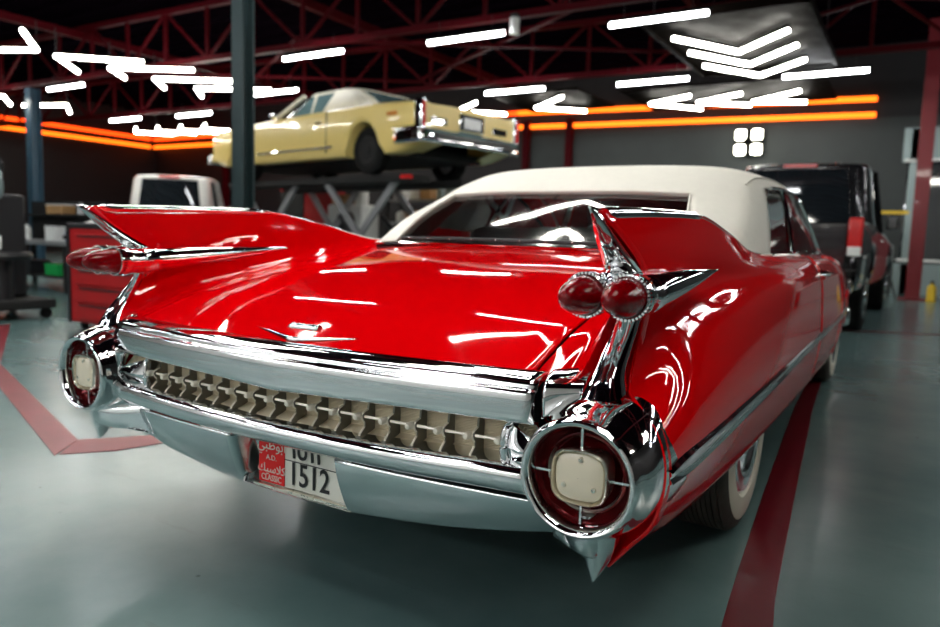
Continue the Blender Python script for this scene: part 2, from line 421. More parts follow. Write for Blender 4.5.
# LED chevrons: an apex and two arms
ledg = 'white chevron shaped ceiling lights'
def chevron(apex, a, b, z=4.0, label=None, r=.034):
    e = empty('chevron_light', (apex[0], apex[1], z))
    for q in (a, b):
        MB().tube([(apex[0], apex[1], z), (q[0], q[1], z)], r, 8).build('lit_arm', 'led', e)
        MB().bar((apex[0], apex[1], z+r+.02), (q[0], q[1], z+r+.02), .085, .03).build('housing', 'lamp_black', e, smooth=False)
    MB().tube([(apex[0], apex[1], z+.03), (apex[0], apex[1], z+.5)], .008, 6).build('hanger', 'black', e)
    tag(e, label, 'ceiling light', ledg)
    return e
for k, (p, q) in enumerate(zip(((10.81, 9.63, 9.89), (11.7, 10.55, 10.75), (12.6, 11.5, 11.72)), ('top', 'middle', 'lowest'))):
    chevron((-1.24, p[0]), (-1.93, p[1]), (-.40, p[2]), label='%s of the three bright chevron lights on the dark ceiling panel at upper right' % q)
pn = MB(); pn.box((-1.15, 10.85, 4.14), (2.15, 3.7, .05))
for y in (9.0, 12.7): pn.box((-1.15, y, 4.14), (2.25, .06, .12))
for x in (-2.25, -.05): pn.box((x, 10.85, 4.14), (.06, 3.76, .12))
e = empty('ceiling_panel', (-1.15, 10.85, 4.1)); pn.build('panel_board', 'panel', e, smooth=False)
mb = MB()
for x in (-2.1, -.2):
    for y in (9.2, 12.5): mb.tube([(x, y, 4.15), (x, y, 5.4)], .01, 6)
mb.each('hanger', 'black', e); tag(e, 'dark square suspended ceiling panel above three white chevron lights', 'ceiling panel')
# row of arrows pointing left over the far bay
for (a, p, q, l) in (((-6.35, 14.0), (-5.26, 13.05), (-5.44, 14.79), 'small left-pointing chevron light just right of the yellow car tail'),
                     ((-3.82, 14.49), (-2.82, 13.94), (-2.96, 15.48), 'far left-pointing chevron light under the chevron panel, leftmost of three'),
                     ((-2.85, 14.7), (-1.85, 14.1), (-1.9, 15.4), 'far left-pointing chevron light under the chevron panel, middle of three'),
                     ((-1.80, 15.05), (-.79, 14.24), (-.82, 15.45), 'far left-pointing chevron light under the chevron panel, rightmost of three'),
                     ((-8.3, 13.7), (-7.3, 12.9), (-7.4, 14.5), 'white chevron light peeking over the yellow car boot')):
    chevron(a, p, q, label=l)
for x0, x1, y0, y1 in ((-4.2, -.3, 13.6, 16.0), (-7.0, -4.9, 13.0, 15.2)):
    e = MB().box(((x0+x1)/2, (y0+y1)/2, 4.14), (x1-x0, y1-y0, .05)).build('ceiling_panel', 'panel', smooth=False)
    tag(e, 'dark ceiling panel behind the three small far chevrons at right' if x1 > -2 else 'dark ceiling panel behind the single chevron right of the yellow car', 'ceiling panel')
# stack on the left, apexes pointing back to the camera
left = [((-12.06, 6.19), (-10.96, 7.17), (-13.0, 7.14), 'nearest full chevron light at left, right of the cut-off one'),
        ((-12.04, 7.2), (-10.64, 8.0), (-12.62, 7.89), 'second chevron light from the left in the stack left of the dark column'),
        ((-12.1, 8.2), (-10.7, 9.05), (-12.75, 8.9), 'third chevron light from the left in the stack left of the dark column'),
        ((-12.1, 9.2), (-10.7, 10.0), (-12.8, 9.9), 'chevron light touching the dark column, last of the left stack'),
        ((-11.93, 5.79), (-13.5, 5.05), (-10.81, 4.98), 'chevron light cut off by the left edge of the photo')]
for a, p, q, l in left: chevron(a, p, q, label=l)
for k in range(4):
    x = -20.2+k*.95
    chevron((x, 13.2+.1*k), (x+.9, 12.6+.1*k), (x+.85, 14.0+.1*k), label='small far chevron light in the glowing row left of the dark column, %s' % ('leftmost', 'second from left', 'third from left', 'rightmost')[k])
for k in range(3):
    x = -19.0+.3*k; y = 6.6+1.35*k
    chevron((x+1.2, y), (x, y-.45), (x+.1, y+.7), label='far chevron light by the blue column, %s' % ('nearest to the left edge', 'crossing the column', 'right of the column')[k])
# overhead ones that only show in the paint
hc = 'chevron light above the red car, seen only as a reflection in its boot'
for k in range(3):
    chevron((-1.2, 1.3+.95*k), (-2.0, .5+.95*k), (-.4, .5+.95*k), label=hc)
    chevron((-4.3, -.35+.95*k), (-5.1, .45+.95*k), (-3.5, .45+.95*k), label=hc)
    chevron((1.9, -1.2+.85*k), (1.1, -1.9+.85*k), (2.7, -1.9+.85*k), label=hc)

for k in range(3):
    chevron((5.6, 5.2+.8*k), (4.8, 4.4+.8*k), (6.4, 4.4+.8*k), label='chevron light right of the photo, seen only as streaks on the red side')
# neon strips on the walls
def neon(pts, label, r=.06, m='neon'):
    o = MB().tube(pts, r, 8).build('neon_strip', m); tag(o, label, 'neon light', 'orange neon strips along the walls'); return o
neon([(-8.9, 17.93, 4.25), (.34, 17.93, 4.06)], 'lower orange neon strip on the back wall, right of the yellow car')
neon([(-8.9, 17.93, 4.66), (.34, 17.93, 4.42)], 'upper orange neon strip on the back wall, behind the small chevrons', m='neon')
neon([(-25.93, 17.9, 4.30), (-8.95, 17.93, 4.25)], 'lower orange neon strip on the back wall, left of the yellow car')
neon([(-25.93, 17.9, 4.62), (-8.95, 17.93, 4.66)], 'upper red-orange neon strip on the back wall, left of the yellow car', m='neon_red')
neon([(-25.93, 8.0, 4.28), (-25.93, 17.7, 4.30)], 'lower orange neon strip on the left wall behind the blue column')
neon([(-25.93, 8.0, 4.62), (-25.93, 17.7, 4.62)], 'upper red neon strip on the left wall behind the blue column', m='neon_red')

# four-lamp flood light on the back wall
FX, FZ = -2.33, 3.52
e = empty('wall_flood_light', (FX, 17.95, FZ))
for dx, dz in ((-.19, .17), (.19, .17), (-.19, -.19), (.19, -.19)):
    MB().box((FX+dx, 17.6, FZ+dz), (.24, .08, .24)).build('lamp_face', 'lamp', e, bevel=.07)
MB().box((FX, 17.74, FZ), (.6, .16, .6)).box((FX-.02, 17.56, FZ+.02), (.12, .16, .12)).box((FX, 17.89, FZ), (.2, .18, .2)).build('bracket', 'lamp_black', e, smooth=False)
tag(e, 'square flood light of four lamps on the back wall above the black pickup', 'flood light')
mb = MB().tube([(-3.35, 11.0, 4.9), (-3.05, 11.0, 4.65)], .05, 8)
e = empty('security_camera', (-4.0, 8.5, 4.3)); MB().tube([(-3.98, 8.5, 4.25), (-3.98, 8.5, 4.02)], .07, 10).build('camera_body', 'whiteplastic', e)
MB().box((-3.98, 8.5, 4.28), (.1, .1, .06)).build('mount', 'black', e, smooth=False)
tag(e, 'small white ceiling camera at the right end of the top centre tube light', 'camera')

# ================================================================== THE RED CAR
car = empty('convertible_car', (0, 2.8, 0))
tag(car, 'glossy red finned convertible with a white canvas top and chrome rear, filling the foreground', 'car')

YS = [0, .3, .7, 1.05, 1.4, 1.7, 2.2, 2.75, 3.4, 4.2, 5.0, 5.6]
# rows: name -> (x list, z list, rear y offset)
R = {
 'c':  ([0]*12,                                              [.698, .806, .888, .934, .968, .975, .97, .96, .965, .955, .90, .80], .045),
 'a':  ([.33]*12,                                            [.698, .804, .886, .931, .965, .972, .97, .96, .962, .95, .89, .79], .045),
 'b':  ([.58]*12,                                            [.700, .797, .874, .920, .955, .965, .96, .955, .957, .94, .88, .78], .052),
 'd':  ([.695, .69, .685, .685, .69, .70, .72, .74, .74, .72, .70, .66], [.703, .788, .862, .908, .945, .955, .95, .95, .953, .935, .875, .77], .06),
 'e':  ([.785, .762, .742, .745, .765, .79, .80, .82, .82, .78, .74, .70], [.712, .80, .868, .912, .945, .955, .952, .95, .953, .938, .885, .79], .085),
 'f':  ([.826, .808, .795, .800, .815, .83, .84, .86, .86, .82, .78, .73], [.87, .915, .935, .948, .952, .957, .953, .951, .953, .94, .90, .81], .20),
 'g':  ([.834, .826, .826, .830, .838, .85, .86, .875, .875, .845, .80, .75], [1.055, 1.066, 1.074, 1.033, .975, .959, .956, .955, .953, .942, .91, .82], .015),
 'h':  ([.846, .854, .858, .868, .872, .880, .895, .905, .905, .88, .83, .77], [1.055, 1.066, 1.074, 1.033, .975, .958, .954, .953, .951, .94, .91, .82], .015),
 'i':  ([.872, .878, .884, .892, .902, .912, .925, .935, .935, .915, .87, .80], [.95, .962, .968, .950, .925, .925, .928, .928, .925, .91, .88, .79], .19),
 'j':  ([.872, .880, .888, .902, .918, .934, .952, .962, .962, .945, .90, .83], [.86, .872, .884, .892, .892, .892, .890, .886, .880, .866, .82, .74], .24),
 'k':  ([.885, .920, .946, .958, .965, .971, .976, .980, .980, .965, .925, .85], [.688, .755, .792, .815, .830, .838, .838, .834, .826, .80, .75, .67], .13),
 'l':  ([.955, .975, .986, .990, .992, .992, .992, .992, .990, .98, .945, .87], [.620, .650, .668, .674, .676, .676, .674, .670, .666, .66, .64, .60], .10),
 'm':  ([.981, .990, .994, .996, .997, .997, .996, .995, .993, .985, .95, .87], [.545, .550, .555, .555, .555, .555, .553, .55, .548, .545, .54, .52], .085),
 'n':  ([.970, .972, .974, .975, .975, .975, .975, .975, .972, .965, .93, .85], [.452, .430, .408, .40, .395, .39, .385, .38, .375, .375, .38, .40], .07),
 'o':  ([.925, .935, .935, .94, .94, .94, .94, .94, .94, .93, .90, .82], [.392, .360, .335, .325, .315, .31, .30, .295, .29, .29, .31, .34], .07),
 'p':  ([.875, .87, .84, .85, .85, .85, .85, .85, .85, .84, .80, .74], [.33, .33, .315, .305, .295, .29, .28, .275, .27, .27, .29, .33], .09),
}
ORDER = 'cabdefghijklmnop'
def S(row, yb):
    xs, zs, y0 = R[row]
    x = interp(YS, xs, yb); z = interp(YS, zs, yb)
    y = yb+y0*max(0.0, 1-yb/.6)**1.5 if yb < .6 else yb
    if row in 'mnop' :   # front wheel opening
        top = {'m': .70, 'n': .66, 'o': .64, 'p': .62}[row]
        d = (yb-4.72)/.40
        if abs(d) < 1: z = max(z, .30+(top-.30)*math.sqrt(1-d*d))
    return Vector((x, y, z))
def ystations(a, b):
    st = [a]; y = a
    while y < b-1e-6:
        stp = .03 if y < .9 else .07
        if 4.2 < y < 5.2: stp = .04
        y = min(b, y+stp); st.append(y)
    return st
def surf(rows, a, b, sub=5, breaks=''):
    """rows: string of row names; spline across, split where a name is in breaks"""
    segs = []; cur = rows[0]
    for ch in rows[1:]:
        cur += ch
        if ch in breaks: segs.append(cur); cur = ch
    if len(cur) > 1: segs.append(cur)
    out = []
    for yb in ystations(a, b):
        line = []
        for sg in segs:
            pts = [S(r, yb) for r in sg]
            d = catmull(pts, sub) if len(pts) > 2 else [pts[0].lerp(pts[1], k/2) for k in range(3)]
            line += d if not line else d[1:]
        out.append(line)
    return out
def side_panel(name, rows, a, b, m, breaks='', parent=car, both=True, solid=.006, sub=5):
    mb = MB(); mb.grid(surf(rows, a, b, sub, breaks))
    if both: mb.mirror()
    return mb.build(name, m, parent, angle=35, solid=solid)

# boot lid: full width, down to the chrome band
mb = MB(); rows_ = []
for yb in ystations(0, 1.32):
    half = catmull([S(r, yb) for r in 'cabd'], 6)
    half = half[:-1]+[half[-1]+Vector((-.012, 0, .002))]
    full = [Vector((-p.x, p.y, p.z)) for p in reversed(half)][:-1]+half
    rows_.append(full)
lip = [p+Vector((0, .006, -.02)) for p in rows_[0]]; mb.grid([lip]+rows_)
trunk = mb.build('boot_lid', 'red', car, solid=.008)
# quarters with fins
def quarter(sgn):
    g = surf('defghijklmnop', 0, 2.67, 5, 'gh')
    # returned edges so that gaps read dark
    first = [p+Vector((0, .03, 0)) for p in g[0]]
    mb = MB(); mb.grid([first]+g)
    inner = [[r[0]+Vector((0, 0, -.03)), r[0]] for r in g]; mb.grid(inner)
    if sgn < 0: mb.v = [(-x, y, z) for x, y, z in mb.v]
    return mb.build('rear_quarter', 'red', car, angle=35, solid=.006)
quarter(1); quarter(-1)
for s in (1, -1):
    g = surf('ghijklmn', 2.676, 3.95, 5, 'h'); mb = MB(); mb.grid(g)
    if s < 0: mb.v = [(-x, y, z) for x, y, z in mb.v]
    d = mb.build('door', 'red', car, angle=35, solid=.002)
    hx = s*.978
    hb = MB().tube([(hx-s*.01, 2.69, .865), (hx+s*.03, 2.70, .868), (hx+s*.034, 2.80, .868), (hx-s*.01, 2.84, .865)], .011, 10)
    hb.tube([(hx-s*.02, 2.70, .862), (hx+s*.02, 2.70, .862)], .022, 14); hb.build('door_handle', 'chrome', d)
    g = surf('ghijklmnop', 3.956, 5.6, 5, 'h'); mb = MB(); mb.grid(g)
    if s < 0: mb.v = [(-x, y, z) for x, y, z in mb.v]
    mb.build('front_wing', 'red', car, angle=35, solid=.006)
    g = surf('nop', 2.67, 3.96, 4); mb = MB(); mb.grid(g)
    if s < 0: mb.v = [(-x, y, z) for x, y, z in mb.v]
    mb.build('rocker_panel', 'red', car, solid=.006)
# bonnet and nose
mb = MB(); rows_ = []
for yb in ystations(3.72, 5.6):
    half = catmull([S(r, yb) for r in 'cabdefg'], 3); rows_.append([Vector((-p.x, p.y, p.z)) for p in reversed(half)][:-1]+half)
mb.grid(rows_); mb.build('bonnet', 'red', car, solid=.006)
MB().box((0, 5.62, .58), (1.7, .08, .42)).box((0, 5.68, .42), (1.86, .14, .16)).build('front_bumper', 'chrome', car, bevel=.03)
# floor pan and inner body, keep light out
MB().box((0, 2.9, .30), (1.62, 4.9, .05)).box((0, .50, .45), (1.50, .04, .36)).box((0, 1.0, .55), (1.3, .9, .28)).build('floor_pan', 'dark', car, smooth=False)
MB().box((0, 4.6, .55), (1.2, 1.4, .4)).build('engine_bay', 'dark', car, smooth=False)

for s in (1, -1):
    MB().box((s*.805, .34, .58), (.20, .02, .40)).build('inner_panel', 'red', car, smooth=False)
for s in (1, -1):     # red web closing the tail under the bullets, beside the strut
    A_ = catmull([S(r, 0) for r in 'def'], 6)[6:]; B_ = catmull([S(r, 0) for r in 'kji'], 3)
    rows = []
    for i in range(7):
        a = A_[i]; b_ = B_[i]
        rows.append([a.lerp(b_, k/4)+Vector((0, .05*math.sin(PI*k/4), 0)) for k in range(5)])
    mb = MB(); mb.grid(rows)
    if s < 0: mb.v = [(-x, y, z) for x, y, z in mb.v]
    mb.build('tail_web', 'red', car)
# --- chrome of the fins
def fin_chrome(s):
    # swept blade down the rear edge
    tip = Vector((.840, -.014, 1.060)); bot = Vector((.842, .165, .925))
    rows = []
    n = 12
    for i in range(n+1):
        t = i/n; c = tip.lerp(bot, t); c.y -= .010*math.sin(PI*t)
        w = .004+.034*t**.9; d = .022+.032*t
        rows.append([c+Vector((-w, d*.9, .0)), c+Vector((-w*.92, d*.3, 0)), c+Vector((-w*.35, -.004, 0)), c+Vector((w*.35, -.004, 0)), c+Vector((w*.92, d*.3, 0)), c+Vector((w, d*.9, 0))])
    mb = MB(); mb.grid(rows)
    # cap along the top
    rows = []
    for i in range(22):
        t = i/21; yb = -.012+t*.74
        z = interp(YS, R['g'][1], max(0, yb)); xi = interp(YS, R['g'][0], max(0, yb)); xo = interp(YS, R['h'][0], max(0, yb))
        k_ = min(1, t/.12); xm = (xi+xo)/2; xi = xm+(xi-xm)*(.25+.75*k_); xo = xm+(xo-xm)*(.25+.75*k_)
        w = .003*k_; dz = (.020*(1-.55*t)+.004)*(.3+.7*k_); up = .006*k_+.001
        if i == 21: dz *= .3
        rows.append([Vector((xi-w, yb+.02*(1-t), z-dz)), Vector((xi-w, yb, z)), Vector((xi+.004, yb, z+up)), Vector((xo-.004, yb, z+up)), Vector((xo+w, yb, z)), Vector((xo+w, yb+.02*(1-t), z-dz*1.2))])
    mb.grid(rows)
    # thin strip further along to the belt
    rows = []
    for i in range(24):
        yb = .72+i/23*.85; z = interp(YS, R['g'][1], yb); xi = interp(YS, R['g'][0], yb); xo = interp(YS, R['h'][0], yb)
        rows.append([Vector((xi-.002, yb, z-.006)), Vector((xi+.002, yb, z+.004)), Vector((xo-.002, yb, z+.004)), Vector((xo+.002, yb, z-.006))])
    mb.grid(rows)
    if s < 0: mb.v = [(-x, y, z) for x, y, z in mb.v]
    mb.build('fin_trim', 'chrome', car, angle=50, solid=.002)
    # strut from the bullets to the pod
    P = [((.846, .225, .865), .028, .034), ((.847, .20, .825), .029, .036), ((.846, .155, .775), .031, .038), ((.844, .115, .728), .035, .040), ((.842, .095, .69), .048, .044)]
    rows = []
    cs = catmull([p[0] for p in P], 5); ws = catmull([(p[1], p[2], 0) for p in P], 5)
    for c, w in zip(cs, ws):
        rows.append([c+Vector((math.cos(a)*w.x, math.sin(a)*w.y, math.sin(a)*w.y*.35)) for a in [2*PI*k/20 for k in range(20)]])
    mb = MB(); mb.grid(rows, close=True)
    if s < 0: mb.v = [(-x, y, z) for x, y, z in mb.v]
    mb.build('fin_strut', 'chrome', car)
fin_chrome(1); fin_chrome(-1)

# --- bullet lights: one lens outboard, one inboard of each fin
def bullet(cx, toward, r=.0425, far=.66):
    e = MB()
    tipv = Vector((toward, far, .932)); n = 28
    prof = [(r*1.08, .095), (r*1.12, .105), (r*1.08, .118), (r, .122), (r, .165), (r*.965, .167), (r*.965, .172), (r, .174)]
    e.lathe(prof, (cx, 0, .887), n=n)
    rows = []
    for i in range(15):
        t = i/14; c = Vector((cx, .174, .887)).lerp(tipv, t); rr = max(.0015, r*(1-t**1.6))
        rows.append([c+Vector((math.cos(2*PI*k/n)*rr, 0, math.sin(2*PI*k/n)*rr)) for k in range(n)])
    e.grid(rows, close=True)
    h = e.build('bullet_housing', 'chrome', car)
    # notched bezel
    b = MB(); k2 = 36
    for k in range(k2):
        a = 2*PI*k/k2; c = Vector((cx+math.cos(a)*r*1.06, .088, .887+math.sin(a)*r*1.06))
        b.box(c, (.005, .026, .0045), Matrix.Rotation(-a, 3, 'Y'))
    b.lathe([(r*1.02, .075), (r*1.1, .078), (r*1.1, .084), (r*1.02, .086)], (cx, 0, .887), n=n)
    b.build('bezel', 'chrome', h, angle=30)
    L = MB(); pr = []
    for i in range(13):
        t = i/12; a = t*PI/2
        pr.append((max(.0004, math.sin(a)**.85*r*.97), .10-.125*math.cos(a)))
    L.lathe(pr, (cx, 0, .887), n=n)
    L.build('bullet_lens', 'dark_red_lens', h)
for s in (1, -1):
    bullet(s*.889, s*.930); bullet(s*.801, s*.794, far=.86)
# small chrome saddle tying the bullets and the blade
for s in (1, -1):
    mb = MB(); mb.sphere((s*.842, .155, .892), .05, 20, 12, (.95, .85, 1.0)); mb.build('bullet_saddle', 'chrome', car)

# --- pods
def pod(s):
    cx, cz = .840, .535
    tilt = Matrix.Rotation(math.radians(0), 3, 'X')
    sx, sz = 1.03, 1.0
    prof = [(.092, .085), (.096, .03), (.0985, .004), (.1015, -.008), (.1065, -.016), (.1125, -.018), (.118, -.013), (.1215, -.002), (.1230, .008), (.128, .022), (.1345, .042), (.139, .068), (.1405, .10), (.141, .16), (.141, .24), (.139, .30)]
    n = 64; rows = []
    for r, h in prof:
        t = max(0, min(1, (h-.0)/.16)) if r > .12 else 0
        row = []
        for k in range(n):
            a = 2*PI*k/n; x = math.cos(a)*r*sx; z = math.sin(a)*r*sz
            if z > 0: z *= 1+.09*t
            if x < 0: x *= 1+.02*t
            z *= 1+.03*t
            if x > 0 and z < 0: x *= 1+.06*t*abs(math.sin(2*a)); z *= 1+.06*t*abs(math.sin(2*a))
            row.append(Vector((cx+x, h-.006, cz+z)))
        rows.append(row)
    mb = MB(); mb.grid(rows, close=True)
    if s < 0: mb.v = [(-x, y, z) for x, y, z in mb.v]
    o = mb.build('lamp_pod', 'chrome', car, angle=60)
    X = s*cx
    # recess bowl, red, with a chrome cross and a dark back
    MB().lathe([(.0005, .088), (.060, .086), (.080, .070), (.094, .028), (.0975, .012)], (X, -.006, cz), n=64, sx=sx).build('reflector_bowl', 'housing_red', o)
    mb = MB()
    for k in range(4):
        a = k*PI/2+.02
        c = Vector((X+math.cos(a)*.073, .012, cz+math.sin(a)*.073)); mb.box(c, (.052, .012, .0045), Matrix.Rotation(-a, 3, 'Y'))
    mb.lathe([(.074, .03), (.078, .024), (.082, .03)], (X, 0, cz), n=48, sx=sx)
    mb.each('cross_bar', 'chrome', o, angle=30)
    # rounded-square lamp
    def sq(r, h, m=40, p=3.4):
        out = []
        for k in range(m):
            a = 2*PI*k/m; c, d = math.cos(a), math.sin(a); q = (abs(c)**p+abs(d)**p)**(-1/p)
            out.append(Vector((X+c*q*r*1.06, h, cz+d*q*r*.98)))
        return out
    mb = MB(); mb.grid([sq(.050, .05), sq(.0565, .0), sq(.0565, -.008), sq(.053, -.012), sq(.050, -.004), sq(.049, .01)], close=True); mb.build('lamp_bezel', 'chrome_dull', o, angle=50)
    mb = MB(); mb.grid([sq(.0495, .006), sq(.047, -.004), sq(.040, -.008), sq(.02, -.010), sq(.0005, -.0105)], close=True)
    lens = mb.build('reversing_lens', 'white_lens', o)
    mb = MB()
    for dx, dz in ((.004, .037), (-.030, -.018), (.033, -.018)): mb.lathe([(.0002, -.0125), (.0045, -.012), (.006, -.006)], (X+dx, 0, cz+dz), n=12)
    mb.each('lens_screw', 'chrome_dull', lens)
    # fang below
    rows = []
    for i in range(10):
        t = i/9; c = Vector((.862-.004*t, .03+.02*t, .430-.125*t)); w = .046*(1-t**1.6)**.9+.002; d = .080*(1-t**1.5)**.9+.004
        rows.append([c+Vector((math.cos(a)*w*(1.0), math.sin(a)*d*.6+d*.5, 0)) for a in [2*PI*k/20 for k in range(20)]])
    mb = MB(); mb.grid(rows, close=True)
    if s < 0: mb.v = [(-x, y, z) for x, y, z in mb.v]
    mb.build('bumper_fang', 'bumper', o)
    return o
pod(1); pod(-1)
# red lip of the wing just outside the pod
for s in (1, -1):
    g = [S(r, 0) for r in 'klmnop']; g = catmull(g, 5)
    mb = MB().tube([p+Vector((.001, -.002, 0)) for p in g], .0045, 8)
    if s < 0: mb.v = [(-x, y, z) for x, y, z in mb.v]
    mb.build('wing_lip', 'red', car)
    mb = MB(); mb.grid([[p+Vector((0, .004, 0)) for p in g], [Vector((.84, .09, .535))+(Vector((p.x, .09, p.z))-Vector((.84, .09, .535)))*.80+Vector((0, .03, 0)) for p in g]])
    if s < 0: mb.v = [(-x, y, z) for x, y, z in mb.v]
    mb.build('lamp_surround', 'red', car)

# --- bumper, built from profiles across the car
def bumper_part(name, prof, m, x0, x1, n=48, parent=car, solid=.004):
    rows = []
    for i in range(n+1):
        x = x0+(x1-x0)*i/n; rows.append([Vector((x, p[0], p[1])) for p in prof(x)])
    mb = MB(); mb.grid(rows); return mb.build(name, m, parent, solid=solid, angle=50)
def bow(x): return .045*(abs(x)/.75)**2.4       # ends swept forward
def band(x):
    b = bow(x); k = min(1, abs(x)/.72); lo = .600 if abs(x) < .5 else .600
    dip = -.012*(1-k)**2
    pts = [(.058, .712), (.036, .708), (.016, .700), (.006, .690), (.003, .680), (-.004, .677), (-.0085, .668), (-.010, .650), (-.0105, .632+dip), (-.009, .616+dip), (.000, .606+dip), (.040, .601+dip)]
    return catmull([(p[0]+b*.8-.012*(1-k), p[1]+.006*k, 0) for p in pts], 3)
bumper_part('chrome_tail_band', lambda x: [(p.x, p.y) for p in band(x)], 'chrome', -.722, .722, 56)
# wing ends of the band, beside the pods
for s in (1, -1):
    rows = []
    for i in range(12):
        t = i/11; x = .728+.085*t
        rows.append(catmull([Vector((x, .105+.05*t, .722+.008*t)), Vector((x, .07+.05*t, .712+.008*t)), Vector((x, .05+.04*t, .69)), Vector((x, .045+.05*t, .66)), Vector((x, .05+.05*t, .62))], 4))
    mb = MB(); mb.grid(rows)
    if s < 0: mb.v = [(-x, y, z) for x, y, z in mb.v]
    mb.build('band_end', 'chrome', car, solid=.004)
def lowbar(x):
    b = bow(x)
    pts = [(.10, .522), (.03, .520), (-.004, .516), (-.022, .509), (-.031, .496), (-.031, .482), (-.024, .466), (-.010, .455), (.010, .448)]
    k = min(1, abs(x)/.6); up = .010*k*k
    return catmull([(p[0]+b, p[1]+up*(1 if i < 5 else .6), 0) for i, p in enumerate(pts)], 3)
bumper_part('grille_lower_bar', lambda x: [(p.x, p.y) for p in lowbar(x)], 'chrome', -.722, .722, 56)
def sm(t): t = max(0, min(1, t)); return t*t*(3-2*t)
def lowface(x):
    b = bow(x); bot = .300+.125*x*x
    bay = sm((x+.190)/.035)*sm((.176-x)/.015)      # number plate bay
    out = []
    for i in range(15):
        t = i/14; z = .448+(bot-.448)*t
        y = .004+.050*t**1.4+b
        if t > .90: y -= .0
        inn = .075*bay*(1 if t < .90 else max(0, 1-(t-.90)/.05))
        out.append((y+inn, z))
    out.append((.075+b, bot-.006)); out.append((.10+b, bot-.002)); out.append((.16+b, bot+.03))
    return out
rows = []
xs = [-.61+1.40*i/38 for i in range(39)]+[-.19+.035*i/8 for i in range(9)]+[.145+.02*i/8 for i in range(9)]
xs = sorted(set(round(x, 5) for x in xs))
mb = MB(); mb.grid([[Vector((x, p[0], p[1])) for p in lowface(x)] for x in xs])
bump = mb.build('rear_bumper', 'bumper', car, angle=30, solid=.003)
# bumper corner under each pod, wraps forward
for s in (1, -1):
    rows = []
    for i in range(16):
        t = i/15; x1_ = .762 if s > 0 else .590; x = x1_+(.885-x1_)*t; fwd = .05*max(0, (t-.75)/.25)**2
        q_ = sm(t*1.2); bot = (.306+.125*x*x)*(1-q_)+.346*q_
        rows.append(catmull([Vector((x, .07+fwd, .465)), Vector((x, .012+fwd+.045*(1-sm(t*1.5)), .43)), Vector((x, .02+fwd+.045*(1-sm(t*1.5)), .37)), Vector((x, .045+fwd+.02*(1-sm(t*3)), bot+.012)), Vector((x, .075+fwd, bot)), Vector((x, .16, bot+.0)), Vector((x, .32, bot+.015)), Vector((x, .42, bot+.06))], 3))
    mb = MB(); mb.grid(rows)
    mb.grid([[Vector((.885, p.y, p.z)) for p in rows[-1]], [Vector((.885, .42, .455)) for p in rows[-1]]])
    if s < 0: mb.v = [(-x, y, z) for x, y, z in mb.v]
    mb.build('bumper_corner', 'bumper', car, solid=.003, angle=45)
# fairing between the grille end and the pod: a pointed chrome cone
for s in (1, -1):
    rows = []
    for i in range(13):
        t = i/12; x0_ = .655 if s > 0 else .560; x = x0_+(.745-x0_)*t
        hh = .046*(1-t)**.85+.004; c = Vector((x, .030+.006*t+bow(x)*.5, .556-.006*t))
        rows.append([c+Vector((0, .02, -hh*1.05)), c+Vector((0, -.006, -hh)), c+Vector((0, -.010-.012*math.sin(PI*t), -hh*.45)), c+Vector((0, -.016-.012*math.sin(PI*t), 0)), c+Vector((0, -.010-.012*math.sin(PI*t), hh*.45)), c+Vector((0, -.006, hh)), c+Vector((0, .02, hh*1.05))])
    mb = MB(); mb.grid(rows)
    if s < 0: mb.v = [(-x, y, z) for x, y, z in mb.v]
    mb.build('grille_end', 'chrome', car, solid=.003, angle=25)
    mb = MB(); x0_ = .655 if s > 0 else .560; b = bow(x0_); mb.tube(catmull([(x0_+.008, .010+b, .515), (x0_, -.002+b, .528), (x0_-.003, -.006+b, .560), (x0_, -.002+b, .592), (x0_+.006, .010+b, .604)], 5), .0085, 12)
    if s < 0: mb.v = [(-x, y, z) for x, y, z in mb.v]
    mb.build('grille_divider', 'chrome', car)
# grille backing with fine ribs, posts and studs
gr = MB(); n = 20; rows = []
for i in range(-36, 37):
    x = i*.02; b = bow(x); r = [Vector((x, .000+b, .5165)), Vector((x, .004+b, .5175)), Vector((x, .040+b, .527))]
    for k in range(n*2+1):
        z = .530+.074*k/(n*2); r.append(Vector((x, .047+b+(.0018 if k % 2 else 0), z)))
    rows.append(r)
gr.grid(rows); grille = gr.build('grille', 'grille_back', car, smooth=False)
def stud_post(x):
    b = bow(x); mb = MB(); w = .0026
    poly = [(.048, .602), (.026, .602), (.024, .580), (.006, .574), (.002, .566), (.006, .558), (.012, .552), (.012, .540), (-.004, .526), (-.006, .519), (.048, .517)]
    mb.prism([(p[0]+b, p[1]) for p in poly], x-w, x+w, 'x')
    mb.box((x-.001, .000+b, .5195), (.020, .022, .005), taper=(.5, 1))
    o = mb.build('grille_post', 'post_dark', grille, smooth=True, angle=35)
    MB().tube([(x-.001, p[0]+b-.0005, p[1]) for p in poly[2:10]], .0027, 8).build('post_highlight', 'stud', o)  # bright front edge added as a highlight on the post
    return o
for i in range(-7, 10):
    x = i*.0735-.012
    p = stud_post(x); b = bow(x); mb = MB()
    mb.lathe([(.0003, -.016), (.006, -.015), (.0088, -.008), (.0090, .002), (.0070, .010), (.004, .02)], (x-.012, .004+b, .566), n=14)
    mb.build('stud', 'stud', p)
mb = MB(); mb.tube([(i*.03, .010+bow(i*.03), .566) for i in range(-21, 22)], .0036, 8); mb.build('grille_bar', 'stud', grille)

